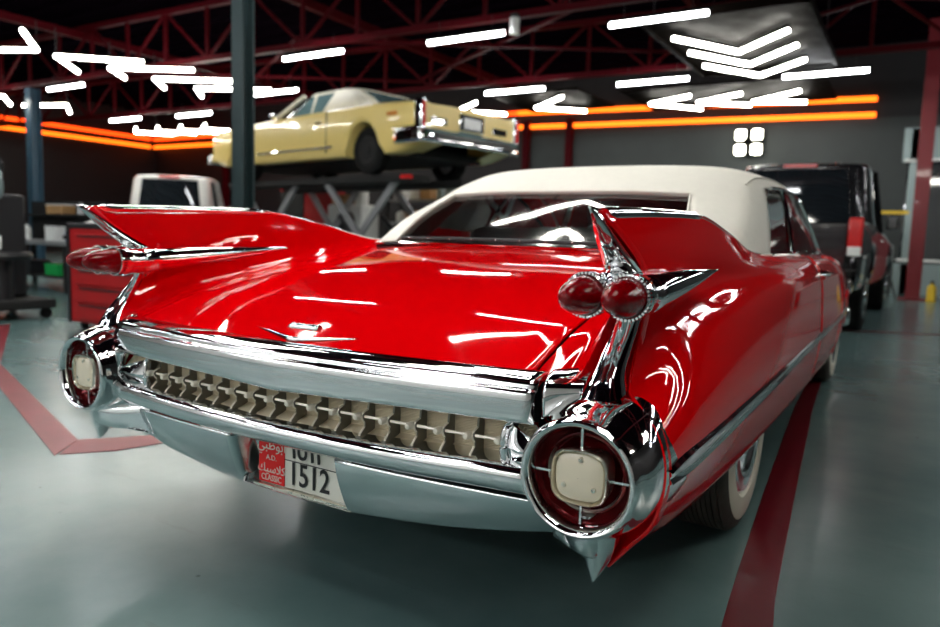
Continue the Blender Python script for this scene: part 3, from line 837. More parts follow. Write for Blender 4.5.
# --- number plate
PX, PY, PZ = .034, .070, .388
pl = MB().box((PX, PY, PZ), (.325, .004, .155)).build('number_plate', 'plate_white', car, smooth=False, bevel=.003)
MB().box((-.082, PY-.003, PZ), (.096, .003, .151)).build('red_field', 'plate_red', pl, smooth=False)
MB().box((.080, PY-.0035, PZ), (.224, .002, .0018)).build('divider', 'ink', pl, smooth=False)
MB().box((PX, PY, PZ-.084), (.35, .03, .010)).build('plate_bracket', 'chrome_dull', pl, smooth=False)
def text(s, loc, size, m, parent, sx=1.0, name='lettering', bold=.0):
    cu = bpy.data.curves.new(name, 'FONT'); cu.body = s; cu.size = size; cu.extrude = .0006; cu.align_x = 'CENTER'; cu.align_y = 'CENTER'; cu.offset = bold; cu.resolution_u = 3
    o = bpy.data.objects.new('tmp', cu); COL.objects.link(o)
    dg = bpy.context.evaluated_depsgraph_get(); me = bpy.data.meshes.new_from_object(o.evaluated_get(dg)); bpy.data.objects.remove(o)
    me.transform(Matrix.Translation(loc) @ Matrix.Rotation(PI/2, 4, 'X') @ Matrix.Diagonal((sx, 1, 1, 1)))
    me.materials.clear(); me.materials.append(M[m])
    q = bpy.data.objects.new(name, me); COL.objects.link(q); put(q, parent); return q
TY = PY-.0052
text('1512', (.056, TY, PZ-.036), .088, 'ink', pl, .84, 'digits', .0008)
text('\u0661\u0665\u0661\u0662', (.052, TY, PZ+.036), .085, 'ink', pl, .95, 'digits', .001)
text('CLASSIC', (-.082, TY, PZ-.062), .024, 'plate_white', pl, .86)
text('\uFEDA\uFEF4\uFEB3\uFEFC\uFEDB', (-.082, TY, PZ-.036), .034, 'plate_white', pl, 1.0)
text('A.D.', (-.082, TY, PZ-.005), .020, 'plate_white', pl, 1.1)
text('\uFEF2\uFE92\uFEC7\uFEEE\uFE91\u0627', (-.082, TY, PZ+.030), .040, 'plate_white', pl, 1.0)
MB().box((0, .17, .37), (.5, .01, .2)).build('plate_bay', 'black', car, smooth=False)

# --- emblem on the boot: a wide V with a crest above
def deck(x, y):
    best = interp(YS, R['c'][1], y-.045*max(0, 1-max(0, y-.045)/.6)**1.5); return best
mb = MB()
for s in (1, -1):
    P0 = Vector((-.012, .070, deck(0, .070)+.010)); P1 = Vector((-.012+s*.185, .118, deck(0, .118)+.003))
    rows = []
    for i in range(9):
        t = i/8; c = P0.lerp(P1, t); c.z = deck(0, c.y)+.008*(1-t)+.002; w = .0095*(1-t)+.0008
        rows.append([c+Vector((0, -w, -w*.5-.003)), c+Vector((0, 0, .005*(1-t))), c+Vector((0, w*1.2, w*.5-.003))])
    mb.grid(rows)
em = mb.build('badge', 'chrome', car, solid=.002)
mb = MB()
cr = []
for i in range(13):
    x = -.035-.055+.110*i/12; yy = .135; h = .012 if i % 2 else .008
    cr.append([Vector((x, yy-.008, deck(0, yy-.008)+.002)), Vector((x, yy, deck(0, yy)+h)), Vector((x, yy+.012, deck(0, yy+.012)+h*.7)), Vector((x, yy+.018, deck(0, yy+.018)+.001))])
mb.grid(cr); mb.build('crest', 'chrome', em, solid=.002)

# --- side spear
for s in (1, -1):
    rows = []
    N = 60
    for i in range(N+1):
        yb = .10+i/N*5.0
        xx = max(S('m', yb).x, .9)+.001; zc = .533+.010*min(yb, 3)
        if yb < .22: hw = .015+.010*(yb-.10)/.12
        elif yb < 1.6: hw = .025-.006*(yb-.22)/1.38
        else: hw = .019-.005*(yb-1.6)/3.4
        th = .014 if yb < 1.6 else .010
        xo = lambda dz: interp(YS, R['m'][0], yb)-abs(dz)*.10
        rows.append([Vector((xo(hw), yb, zc+hw)), Vector((xo(hw)+th*.8, yb, zc+hw*.72)), Vector((xo(0)+th*.35, yb, zc+hw*.1)), Vector((xo(0)+th*.35, yb, zc-hw*.15)), Vector((xo(hw)+th*.9, yb, zc-hw*.75)), Vector((xo(hw), yb, zc-hw))])
    mb = MB(); mb.grid(rows); mb.add(rows[0], [tuple(range(6))])
    if s < 0: mb.v = [(-x, y, z) for x, y, z in mb.v]
    mb.build('side_spear', 'chrome', car, angle=25)

# --- convertible top
CA = [
 [(0, 1.315, .972), (.34, 1.32, .972), (.645, 1.335, .968), (.765, 1.37, .962), (.838, 1.49, .960), (.868, 1.84, .962)],
 [(0, 1.47, 1.090), (.33, 1.475, 1.090), (.615, 1.495, 1.087), (.735, 1.55, 1.082), (.810, 1.67, 1.077), (.835, 1.98, 1.075)],
 [(0, 1.65, 1.205), (.31, 1.655, 1.204), (.570, 1.70, 1.195), (.675, 1.77, 1.19), (.760, 1.87, 1.185), (.792, 2.13, 1.19)],
 [(0, 1.85, 1.305), (.29, 1.855, 1.302), (.52, 1.89, 1.290), (.635, 1.94, 1.275), (.72, 2.0, 1.255), (.765, 2.20, 1.252)],
 [(0, 2.20, 1.372), (.29, 2.20, 1.369), (.52, 2.20, 1.357), (.635, 2.22, 1.338), (.715, 2.25, 1.305), (.758, 2.32, 1.268)],
 [(0, 2.70, 1.393), (.29, 2.70, 1.390), (.52, 2.70, 1.378), (.635, 2.70, 1.360), (.71, 2.70, 1.330), (.755, 2.70, 1.285)],
 [(0, 3.20, 1.385), (.29, 3.20, 1.382), (.52, 3.20, 1.370), (.63, 3.20, 1.352), (.70, 3.20, 1.325), (.745, 3.20, 1.290)],
 [(0, 3.62, 1.350), (.29, 3.61, 1.347), (.51, 3.58, 1.337), (.61, 3.55, 1.322), (.68, 3.52, 1.302), (.725, 3.50, 1.280)],
]
SU = 6
cols = [catmull([CA[i][j] for i in range(len(CA))], SU) for j in range(6)]      # along the car
G = []
for i in range(len(cols[0])): G.append(catmull([cols[j][i] for j in range(6)], SU))
def half_patch(i0, i1, j0, j1, s):
    return [[Vector((p.x*s, p.y, p.z)) for p in G[i][j0:j1+1]] for i in range(i0, i1+1)]
mb = MB()
for s in (1, -1):
    mb.grid(half_patch(0, 2*SU, 2*SU, 5*SU, s)); mb.grid(half_patch(2*SU, len(G)-1, 0, 5*SU, s))
# rolled welt over the window and edge hem
mb.tube([Vector((p.x, p.y, p.z+.004)) for p in [Vector((-q.x, q.y, q.z)) for q in reversed(G[2*SU][:2*SU+1])]+G[2*SU][1:2*SU+1]], .007, 8)
top = mb.build('convertible_top', 'canvas', car, angle=60, solid=.012)
mb = MB()
for s in (1, -1): mb.grid([[p+Vector((0, .010, -.006)) for p in r] for r in half_patch(0, 2*SU, 0, 2*SU, s)])
mb.build('rear_window', 'vinylglass', top)
# hem, drip seam
mb = MB()
for s in (1, -1):
    mb.tube([Vector((p.x*s*1.004, p.y-.002, p.z-.002)) for p in G[0][2*SU:]], .007, 8)
    mb.tube([Vector((G[i][2*SU].x*s, G[i][2*SU].y-.004, G[i][2*SU].z)) for i in range(0, 2*SU+1)], .005, 8)
    mb.tube([Vector((G[i][4*SU].x*s*1.003, G[i][4*SU].y, G[i][4*SU].z+.001)) for i in range(3*SU, len(G))], .005, 8)
mb.each('seam', 'canvas', top)
mb = MB(); mb.tube([Vector((-p.x, p.y-.012, p.z-.006)) for p in reversed(G[0][:4*SU])]+[Vector((p.x, p.y-.012, p.z-.006)) for p in G[0][1:4*SU]], .006, 8)
mb.build('belt_moulding', 'chrome', car)
mb = MB()
pts = [Vector((-p.x, p.y+.004, p.z+.014)) for p in reversed(G[0][:2*SU])]+[Vector((p.x, p.y+.004, p.z+.014)) for p in G[0][1:2*SU]]
mb.tube(pts, .009, 8); mb.build('window_gasket', 'black', top)
mb = MB()
for i in range(1, len(pts)-1, 2): mb.sphere(pts[i]+Vector((0, -.008, .002)), .004, 8, 6)
mb.each('snap', 'chrome', top)
# side belt chrome
for s in (1, -1):
    mb = MB(); mb.tube([(s*(interp(YS, R['g'][0], y)+.006), y, interp(YS, R['g'][1], y)+.004) for y in [1.55+.1*k for k in range(22)]], .007, 8)
    mb.build('belt_moulding', 'chrome', car)
# frames: roof bows, windscreen, side glass
mb = MB()
for i in (int(3.2*SU), int(4.6*SU), 6*SU):
    mb.tube([Vector((-p.x, p.y, p.z-.025)) for p in reversed(G[i][:5*SU])]+[Vector((p.x, p.y, p.z-.025)) for p in G[i][1:5*SU]], .013, 8)
mb.each('roof_bow', 'black', top)
wf = MB(); hdr = [(-.725, 3.50, 1.28), (-.6, 3.58, 1.30), (-.3, 3.63, 1.315), (0, 3.645, 1.32), (.3, 3.63, 1.315), (.6, 3.58, 1.30), (.725, 3.50, 1.28)]
base = [(-.86, 3.62, .955), (-.7, 3.85, .965), (-.35, 3.95, .972), (0, 3.98, .974), (.35, 3.95, .972), (.7, 3.85, .965), (.86, 3.62, .955)]
wf.tube(catmull(hdr, 5), .016, 8); wf.tube(catmull(base, 5), .010, 8)
for s in (0, -1): wf.tube([hdr[s], base[s]], .018, 8)
wfo = wf.build('windscreen_frame', 'chrome', car)
mb = MB(); mb.grid([catmull(hdr, 5), catmull(base, 5)]); mb.build('windscreen', 'glass', wfo)
for s in (1, -1):
    Q = lambda x, y, z: Vector((x*s, y, z))
    qb, qt = (.868, 1.86, .968), (.775, 2.26, 1.245)
    mb = MB(); rows = [catmull([Q(.868, 1.84, .966), Q(.868, 2.4, .968)], 4), catmull([Q(.830, 1.98, 1.08), Q(.835, 2.5, 1.08)], 4), catmull([Q(.790, 2.13, 1.20), Q(.80, 2.58, 1.20)], 4), catmull([Q(.764, 2.30, 1.262), Q(.766, 2.64, 1.275)], 4)]
    mb.grid(rows); w = mb.build('quarter_window', 'glass', car)
    MB().tube([Q(.872, 2.42, .968), Q(.838, 2.52, 1.09), Q(.800, 2.60, 1.20), Q(.768, 2.66, 1.278)], .011, 8).build('window_frame', 'chrome', w)
    mb = MB(); rows = [[Q(.873, 2.43, .966), Q(.875, 3.0, .966), Q(.868, 3.60, .962)], [Q(.838, 2.53, 1.09), Q(.84, 3.02, 1.09), Q(.82, 3.57, 1.09)], [Q(.80, 2.61, 1.20), Q(.80, 3.05, 1.20), Q(.77, 3.54, 1.20)], [Q(.768, 2.67, 1.277), Q(.765, 3.05, 1.285), Q(.74, 3.51, 1.275)]]
    mb.grid(rows); w = mb.build('door_window', 'glass', car)
    MB().tube([Q(.772, 2.30, 1.262), Q(.772, 2.66, 1.282), Q(.765, 3.05, 1.287), Q(.735, 3.5, 1.277)], .009, 8).build('window_frame', 'chrome', w)
    MB().tube([Q(.868, 3.58, .968), Q(.82, 3.545, 1.10), Q(.745, 3.50, 1.272)], .010, 8).build('window_frame', 'chrome', w)
    mb = MB(); mb.tube([Q(.868, 3.58, .962), Q(.868, 3.45, .966)], .008, 8); mb.build('window_frame', 'chrome', w)
# interior
def seat(name, y, z, w, h, m):
    mb = MB(); mb.box((0, y, z), (w, .16, h), Matrix.Rotation(-.2, 3, 'X')); mb.box((0, y+.30, z-h/2+.02), (w, .55, .16))
    return mb.build(name, m, car, bevel=.05)
seat('rear_seat', 1.95, .80, 1.25, .50, 'seat_white'); seat('front_seat', 2.75, .82, 1.35, .50, 'seat_white')
MB().box((0, 1.55, .93), (1.45, .5, .03)).build('parcel_shelf', 'black', car, smooth=False)
MB().box((0, 3.55, .86), (1.5, .35, .16)).build('dashboard', 'seat_red', car, bevel=.04)
mb = MB(); R0 = .19; mb.tube([(-.38+math.cos(a)*R0, 3.22+math.sin(a)*.08, .95+math.sin(a)*R0*.9) for a in [2*PI*k/28 for k in range(29)]], .013, 8)
mb.tube([(-.38, 3.22, .95), (-.38, 3.45, .86)], .025, 10); mb.bar((-.56, 3.22, .95), (-.20, 3.22, .95), .02); mb.build('steering_wheel', 'whiteplastic', car)

# --- wheels
def wheel(x, y, s, parent, r=.36, w=.21, ww=True, hub='chrome', rz=0.0):
    m = Matrix.Rotation(rz, 3, 'Z')
    mb = MB()
    prof = [(r*.60, -w*.40), (r*.72, -w*.5), (r*.86, -w*.5), (r*.955, -w*.44), (r*.985, -w*.38)]
    gro = []
    k = 9
    for i in range(k):
        a = -w*.36+w*.72*i/k; b = a+w*.72/k*.72; gro += [(r, a), (r, b), (r*.975, b+.001), (r*.975, a+w*.72/k-.001)]
    prof += gro+[(r*.985, w*.38), (r*.955, w*.44), (r*.86, w*.5), (r*.72, w*.5), (r*.60, w*.40)]
    mb.lathe([(q, h*1) for q, h in prof], (x, y, r), 'x', 56)
    t = mb.build('tyre', 'tread' if ww else 'rubber', parent, angle=30)
    f = s*w*.5
    if ww:
        MB().lathe([(r*.63, f*.93), (r*.66, f*1.0+s*.003), (r*.85, f*1.0+s*.004), (r*.875, f*.99)], (x, y, r), 'x', 56).build('whitewall', 'whitewall', t)
    MB().lathe([(.0005, f+s*.02), (r*.16, f+s*.018), (r*.20, f-s*.005), (r*.42, f-s*.012), (r*.48, f+s*.004), (r*.60, f+s*.002), (r*.64, f-s*.012)], (x, y, r), 'x', 48).build('hubcap', hub, t)
    MB().lathe([(.0005, -f*.2), (r*.6, -f*.3), (r*.62, 0), (r*.6, f*.8)], (x, y, r), 'x', 32).build('rim', 'steel', t)
    return t
for s in (1, -1):
    wheel(s*.815, 1.34, s, car); wheel(s*.80, 4.72, s, car)
MB().tube([(-.75, 1.34, .36), (.75, 1.34, .36)], .05, 10).sphere((0, 1.34, .36), .14).build('rear_axle', 'dark', car)
MB().tube([(-.35, .6, .27), (-.35, 3.6, .25)], .035, 10).tube([(.35, .6, .27), (.35, 3.6, .25)], .035, 10).each('exhaust_pipe', 'steel', car)
#PART2
# ================================================================== BACKGROUND VEHICLES
def loft(stations, sub=3, cross=3):
    """stations: (y, [(x, z) ...]) half outlines, same count; smoothed both ways, mirrored"""
    cols = []
    n = len(stations[0][1])
    for j in range(n): cols.append(catmull([Vector((st[1][j][0], st[0], st[1][j][1])) for st in stations], sub))
    rows = []
    for i in range(len(cols[0])): rows.append(catmull([cols[j][i] for j in range(n)], cross))
    mb = MB(); full = []
    for r in rows: full.append([Vector((-p.x, p.y, p.z)) for p in reversed(r)][:-1]+r)   # last point is on the centre line
    full = []
    for r in rows:
        rr = r; full.append(rr+[Vector((-p.x, p.y, p.z)) for p in reversed(rr[:-1])])
    mb.grid(full); return mb, full

# ---- the pale yellow coupe on the lift
yc = empty('coupe_car')
st = []
def arch(y, z):
    for yc_, rr in ((1.22, .40), (4.62, .40)):
        d = (y-yc_)/rr
        if abs(d) < 1: z = max(z, .22+.52*math.sqrt(1-d*d))
    return z
ys = [0, .04, .15, .4]+[.6+.08*i for i in range(0, 63)]+[5.6, 5.72]
for y in ys:
    e = 1-.10*max(0, (y-4.6)/1.1)**2-.04*max(0, (.5-y)/.5)**2
    belt = interp([0, 1.2, 3.4, 5.7], [.93, .97, .95, .90], y)
    deckz = interp([0, .3, 1.3, 3.4, 5.0, 5.7], [.93, .985, 1.03, 1.01, .97, .92], y)
    zb = arch(y, interp([0, .6, 5.2, 5.7], [.40, .27, .27, .38], y))
    st.append((y, [(.55*e, zb-.0), (.93*e, zb), (.985*e, max(zb+.04, .48)), (1.0*e, max(zb+.06, .66)), (.985*e, max(zb+.08, .84)), (.955*e, belt), (.80*e, deckz-.015), (.4*e, deckz), (0, deckz+.005)]))
mb, full = loft(st, 1, 3)
mb.add(full[0], [tuple(range(len(full[0])))]); mb.add(full[-1], [tuple(range(len(full[-1])))])
body = mb.build('body', 'yellow', yc, angle=40)
# greenhouse: vinyl roof shell, glass ring
def ring(y0, y1, z, hw, m=10, p=5):
    out = []
    for k in range(4*m):
        a = 2*PI*k/(4*m); c, s_ = math.cos(a), math.sin(a); q = (abs(c)**p+abs(s_)**p)**(-1/p)
        out.append(Vector((c*q*hw, (y0+y1)/2+s_*q*(y1-y0)/2, z)))
    return out
gl = MB().grid([ring(1.15, 3.95, .98, .80), ring(1.45, 3.55, 1.16, .74), ring(1.80, 3.15, 1.34, .66)], close=True)
gl.build('window', 'tealglass', yc)
rf = MB().grid([ring(1.80, 3.17, 1.325, .675), ring(1.84, 3.12, 1.37, .64), ring(2.1, 2.9, 1.40, .45), ring(2.45, 2.55, 1.405, .05)], close=True)
for s in (1, -1):      # broad rear quarter of the vinyl roof and the windscreen pillars
    rf.grid([[Vector((s*.80, 1.25, .985)), Vector((s*.815, 1.6, .985)), Vector((s*.815, 2.45, .985))], [Vector((s*.75, 1.52, 1.16)), Vector((s*.757, 1.75, 1.16)), Vector((s*.757, 2.35, 1.16))], [Vector((s*.675, 1.83, 1.34)), Vector((s*.682, 1.9, 1.34)), Vector((s*.682, 2.25, 1.34))]])
    rf.grid([[Vector((s*.80, 1.25, .985)), Vector((s*.66, 1.14, .985))], [Vector((s*.75, 1.49, 1.16)), Vector((s*.60, 1.42, 1.165))], [Vector((s*.675, 1.83, 1.34)), Vector((s*.55, 1.79, 1.345))]])
    rf.bar((s*.80, 3.86, .98), (s*.665, 3.12, 1.35), .05)
    rf.bar((s*.79, 2.75, .99), (s*.685, 2.75, 1.35), .04, .02)
rf.build('vinyl_roof', 'vinyl', yc, solid=.015)
bp = MB()
bp.grid([catmull([Vector((x, y, z)) for x, y in ((-1.0, .5), (-1.02, .05), (-.9, -.09), (0, -.13), (.9, -.09), (1.02, .05), (1.0, .5))], 6) for z in (.38, .43)]+[catmull([Vector((x, y+.02, .50)) for x, y in ((-1.0, .5), (-1.02, .05), (-.9, -.09), (0, -.13), (.9, -.09), (1.02, .05), (1.0, .5))], 6), catmull([Vector((x, y-.01, .56)) for x, y in ((-1.0, .5), (-1.02, .05), (-.9, -.09), (0, -.13), (.9, -.09), (1.02, .05), (1.0, .5))], 6), catmull([Vector((x, y+.06, .60)) for x, y in ((-1.0, .5), (-1.02, .05), (-.9, -.09), (0, -.13), (.9, -.09), (1.02, .05), (1.0, .5))], 6)])
bo = bp.build('rear_bumper', 'chrome', yc, solid=.01)
MB().box((0, -.13, .47), (1.7, .03, .05)).build('rubbing_strip', 'black', bo, smooth=False)
for s in (1, -1):
    h = MB().box((s*.955, .02, .75), (.10, .16, .42)).build('tail_lamp_frame', 'chrome', yc, bevel=.03)
    MB().box((s*.955, -.062, .75), (.05, .02, .34)).build('tail_lamp', 'taillight', h, bevel=.008)
    MB().box((s*.996, .55, .80), (.02, .20, .045)).build('side_marker', 'amber', yc, smooth=False)
pf = MB().box((0, -.015, .74), (.50, .05, .24)).build('plate_frame', 'chrome', yc, bevel=.02)
MB().box((0, -.045, .73), (.34, .01, .15)).build('plate_recess', 'steel', pf, smooth=False)
for s in (1, -1):
    MB().box((s*.62, .0, .70), (.3, .02, .10)).build('reversing_lamp', 'chrome', yc, bevel=.01)
    for y in (1.22, 4.62): wheel(s*.78, y, s, yc, r=.34, w=.20, ww=False, hub='dark')
    MB().tube([(s*1.0, 1.9, .42), (s*1.0, 4.0, .42)], .02, 8).build('sill_trim', 'chrome', yc)
    MB().sphere((s*.98, 3.55, 1.02), .07, 14, 8, (1.2, .5, .8)).build('door_mirror', 'chrome', yc)
    d = MB().prism([(2.05, .95), (2.06, .34), (2.075, .34), (2.065, .95)], s*.990, s*1.0, 'x').build('door_gap', 'black', yc, smooth=False)
    MB().box((s*1.0, 2.25, .80), (.03, .16, .03)).build('door_handle', 'chrome', yc, bevel=.006)
MB().box((0, 5.72, .62), (1.6, .06, .36)).build('front_grille', 'chrome', yc, smooth=False)
for s in (1, -1): MB().lathe([(.0005, .04), (.07, .03), (.085, 0)], (s*.72, 5.72, .74), 'y', 20).build('headlamp', 'whiteplastic', yc)
MB().box((0, 5.80, .42), (1.9, .14, .16)).build('front_bumper', 'chrome', yc, bevel=.03)
MB().box((0, 2.9, .30), (1.3, 5.0, .12)).box((0, 1.2, .45), (1.5, .85, .4)).box((0, 4.6, .45), (1.5, .85, .4)).build('underbody', 'dark', yc, smooth=False)
yaw_y = math.radians(90-11)
yc.location = (-4.60, 8.35, 1.93); yc.scale = (1.10, 1.06, 1.06); yc.rotation_euler = (0, 0, yaw_y)
tag(yc, 'pale yellow two-door car with a cream vinyl roof, raised on a lift', 'car')

# ---- lift under it
lf = empty('car_lift')
for s in (1, -1):
    MB().box((s*.62, 2.9, 1.87), (.50, 5.2, .10)).build('platform', 'dark', lf, smooth=False)
    MB().box((s*.62, 2.9, .08), (.50, 4.6, .14)).build('base_rail', 'dark', lf, smooth=False)
    for y0 in (.7, 3.4):
        mb = MB(); mb.bar((s*.78, y0, .16), (s*.78, y0+1.7, 1.85), .05, .12); mb.build('scissor_arm', 'steel', lf, smooth=False)
        mb = MB(); mb.bar((s*.70, y0+1.7, .16), (s*.70, y0, 1.85), .05, .12); mb.build('scissor_arm', 'steel', lf, smooth=False)
    MB().tube([(s*.5, 1.0, .3), (s*.5, 2.4, 1.3)], .05, 10).build('hydraulic_ram', 'black', lf)
MB().box((-.95, .2, 1.86), (.1, .16, .06)).build('warning_lamp', 'taillight', lf, smooth=False)
lf.location = (-4.8, 8.40, 0); lf.rotation_euler = (0, 0, yaw_y)
tag(lf, 'black scissor lift holding up the pale yellow car', 'car lift')

# ---- pickups
def pickup(body, glass, label, loc, rz, wide=1.0, cabz=1.92, name='pickup_truck', deep=1.0):
    e = empty(name)
    W = 1.0
    # bed sides with a rounded outer skin and wheel flares
    st = []
    for i in range(0, 75):
        y = i*.08
        zb = .55
        for wy in (1.25, 4.95):
            d = (y-wy)/.46
            if abs(d) < 1: zb = max(zb, .50+.52*math.sqrt(1-d*d))
        top = 1.32 if y < 1.95 else interp([1.95, 3.9, 5.9], [1.30, 1.26, 1.10], y)
        ex = 1 if y > .15 else .985
        fl = .02 if zb > .56 else 0
        st.append((y, [(.80, zb), (.96*ex+fl, zb), (1.0*ex+fl, max(zb+.05, .85)), (1.0*ex, 1.08), (.975*ex, top-.05), (.93*ex, top), (.90, top)]))
    for s in (1, -1):
        g = []
        for y, pr in st: g.append(catmull([Vector((s*x, y, z)) for x, z in pr], 2))
        mb = MB(); mb.grid(g); mb.build('body_side', body, e, solid=.02)
    MB().box((0, .03, .98), (1.70, .06, .60)).build('tailgate', body, e, bevel=.02)
    MB().box((0, -.02, 1.12), (.30, .03, .07)).build('tailgate_handle', 'black', e, bevel=.01)
    MB().box((0, 1.0, .72), (1.8, 1.9, .06)).box((0, 1.93, 1.0), (1.8, .06, .6)).build('bed_floor', 'dark', e, smooth=False)
    MB().box((0, -.10, .60), (1.9, .16, .16)).build('rear_bumper', 'chrome', e, bevel=.03)
    MB().box((0, 4.95, 1.15), (1.74, 1.7, .10)).box((0, 5.86, .85), (1.74, .1, .5)).build('bonnet', body, e, bevel=.04)
    for s in (1, -1):
        l = MB().box((s*.925, .02, 1.13), (.14, .10, .40)).build('tail_lamp', 'taillight', e, bevel=.02)
        MB().box((s*.925, -.005, .97), (.13, .09, .10)).build('reversing_lamp', 'whiteplastic', l, bevel=.01)
        for y in (1.25, 4.95): wheel(s*.84, y, s, e, r=.41, w=.27, ww=False)
        MB().box((s*1.06, 3.75, 1.40), (.16, .08, .22)).build('door_mirror', body, e, bevel=.02)
        MB().box((s*1.0, 3.1, 1.12), (.03, .18, .03)).build('door_handle', 'chrome', e, bevel=.005)
        MB().box((s*.78, 5.92, .95), (.3, .05, .2)).build('headlamp', 'whiteplastic', e, bevel=.02)
    MB().box((0, 5.93, .9), (1.1, .05, .3)).build('front_grille', 'chrome', e, smooth=False)
    MB().box((0, 3.0, .45), (1.0, 5.4, .18)).build('chassis', 'dark', e, smooth=False)
    # cab
    z0, z1 = 1.22, cabz
    cab = MB().grid([ring(1.96, 4.25, z0-.35, .97), ring(1.97, 4.23, z0, .97)], close=True)
    cab.grid([ring(2.12, 3.72, z1-.10, .84), ring(2.18, 3.65, z1-.03, .78), ring(2.4, 3.4, z1, .5), ring(2.8, 2.9, z1+.005, .03)], close=True)
    A = ring(1.97, 4.23, z0, .97); B = ring(2.12, 3.72, z1-.10, .84); nn = len(A)
    fill = MB()
    for k in range(nn):
        a = 2*PI*(k+.5)/nn; deg = math.degrees(a) % 90
        if 33 < deg < 57: cab.add([A[k], A[(k+1) % nn], B[(k+1) % nn], B[k]], [(0, 1, 2, 3)])
        else:
            q = [Vector((v.x*.985, (v.y-3.0)*.985+3.0, v.z)) for v in (A[k], A[(k+1) % nn], B[(k+1) % nn], B[k])]; fill.add(q, [(0, 1, 2, 3)])
    cb = cab.build('cab', body, e, solid=.02)
    for s in (1, -1): MB().bar((s*.975, 3.05, z0), (s*.845, 3.0, z1-.08), .06, .03).build('door_pillar', body, cb, smooth=False)
    fill.build('cab_window', glass, e)
    MB().box((0, 2.10, z1-.06), (.42, .05, .045)).build('brake_lamp', 'taillight', cb, smooth=False)
    e.location = loc; e.rotation_euler = (0, 0, rz); e.scale = (wide, 1, 1)
    tag(e, label, 'pickup truck'); return e
pickup('blackpaint', 'darkglass', 'black pickup truck parked beyond the red car, seen from behind at right', (-.12, 7.50, 0), math.radians(-1.5), cabz=2.16)
pickup('whitepaint', 'darkglass', 'white pickup truck seen from behind above the left fin of the red car', (-10.2, 6.6, 0), math.radians(42), wide=.92, cabz=2.08)

# ================================================================== WORKSHOP THINGS
def simple(name, mb, m, label, cat, group=None, **k):
    o = mb.build(name, m, None, **k); tag(o, label, cat, group); return o
# red tool chest
t = empty('tool_chest', (-4.85, 2.95, 0))
MB().box((-4.85, 2.95, .50), (1.10, .60, .86)).build('cabinet', 'toolred', t, smooth=False, bevel=.01)
MB().box((-4.85, 2.95, .945), (1.14, .64, .05)).build('worktop', 'black', t, smooth=False, bevel=.01)
MB().box((-5.42, 2.95, .50), (.05, .62, .88)).build('side_rail', 'black', t, smooth=False)
for k in range(5):
    d = MB().box((-4.80, 2.635, .18+.155*k), (.94, .03, .14)).build('drawer', 'toolred', t, smooth=False, bevel=.006)
    MB().box((-4.80, 2.615, .235+.155*k), (.80, .02, .015)).build('drawer_handle', 'black', d, smooth=False)
for x in (-5.3, -4.4):
    for y in (2.72, 3.18): MB().lathe([(.0005, -.02), (.035, -.02), (.035, .02), (.0005, .02)], (x, y, .035), 'x', 14).build('caster', 'rubber', t)
tag(t, 'red tool chest with a black top standing beside the left fin', 'tool chest'); t.location = (-4.98, 2.93, 0); t.scale = (1, 1, 1.05)

def bottle(x, y, z, r, h, m, label, cap='black', group=None, name='bottle', cat='bottle'):
    e = empty(name, (x, y, z))
    MB().lathe([(.0005, 0), (r, 0), (r, h*.62), (r*.85, h*.74), (r*.38, h*.82), (r*.36, h*.9)], (x, y, z), 'z', 16).build('bottle_body', m, e)
    MB().lathe([(r*.42, h*.88), (r*.42, h), (.0005, h)], (x, y, z), 'z', 12).build('cap', cap, e)
    tag(e, label, cat, group); return e
def crate(x, y, z, w, d, h, m, label, lid=None, name='box', cat='box', rz=0):
    e = empty(name, (x, y, z))
    r = Matrix.Rotation(rz, 3, 'Z')
    MB().box((x, y, z+h*.45), (w, d, h*.9), r, (1.04, 1.04)).build('box_body', m, e, smooth=False, bevel=.006)
    MB().box((x, y, z+h*.95), (w*1.06, d*1.06, h*.1), r).build('lid', lid or m, e, smooth=False, bevel=.004)
    tag(e, label, cat); return e

# workbench on the left with clutter
b = empty('workbench', (-10.1, 4.9, 0))
MB().box((-10.1, 4.9, .72), (2.1, .7, .06)).build('worktop', 'steel', b, smooth=False, bevel=.008)
for x in (-11.1, -9.1):
    for y in (4.6, 5.2): MB().box((x, y, .345), (.06, .06, .69)).build('leg', 'dark', b, smooth=False)
MB().box((-10.1, 4.9, .22), (2.0, .6, .03)).build('lower_shelf', 'dark', b, smooth=False)
MB().box((-10.1, 5.23, 1.05), (2.1, .04, .62)).build('back_panel', 'dark', b, smooth=False)
MB().box((-10.1, 5.08, 1.14), (2.1, .28, .03)).build('upper_shelf', 'dark', b, smooth=False)
tag(b, 'cluttered dark workbench with a pale top, left of the red tool chest', 'workbench')
crate(-10.05, 5.08, 1.157, .42, .22, .15, 'card', 'brown cardboard box on the upper shelf of the left workbench', 'whiteplastic')
crate(-9.75, 4.85, .75, .24, .24, .22, 'whiteplastic', 'square white tub on the left workbench top', name='tub', cat='tub')
bottle(-10.75, 4.8, .75, .07, .32, 'toolred', 'red spray bottle at the left end of the left workbench', name='spray_bottle')
bottle(-10.55, 4.82, .75, .06, .26, 'whiteplastic', 'small white bottle beside the red one on the left workbench')
bottle(-9.35, 4.80, .75, .05, .22, 'blueplastic', 'small blue bottle at the right end of the left workbench')
bottle(-9.50, 5.08, 1.157, .06, .2, 'steel', 'grey metal can on the upper shelf of the left workbench', name='can', cat='can')
crate(-9.62, 4.82, .012+.225, .34, .3, .17, 'green', 'bright green plastic box on the lower shelf of the left workbench')
crate(-10.45, 4.85, .237, .4, .3, .2, 'black', 'black box on the lower shelf of the left workbench')
crate(-10.9, 4.85, .237, .25, .3, .22, 'steel', 'grey metal box at the left of the workbench lower shelf')
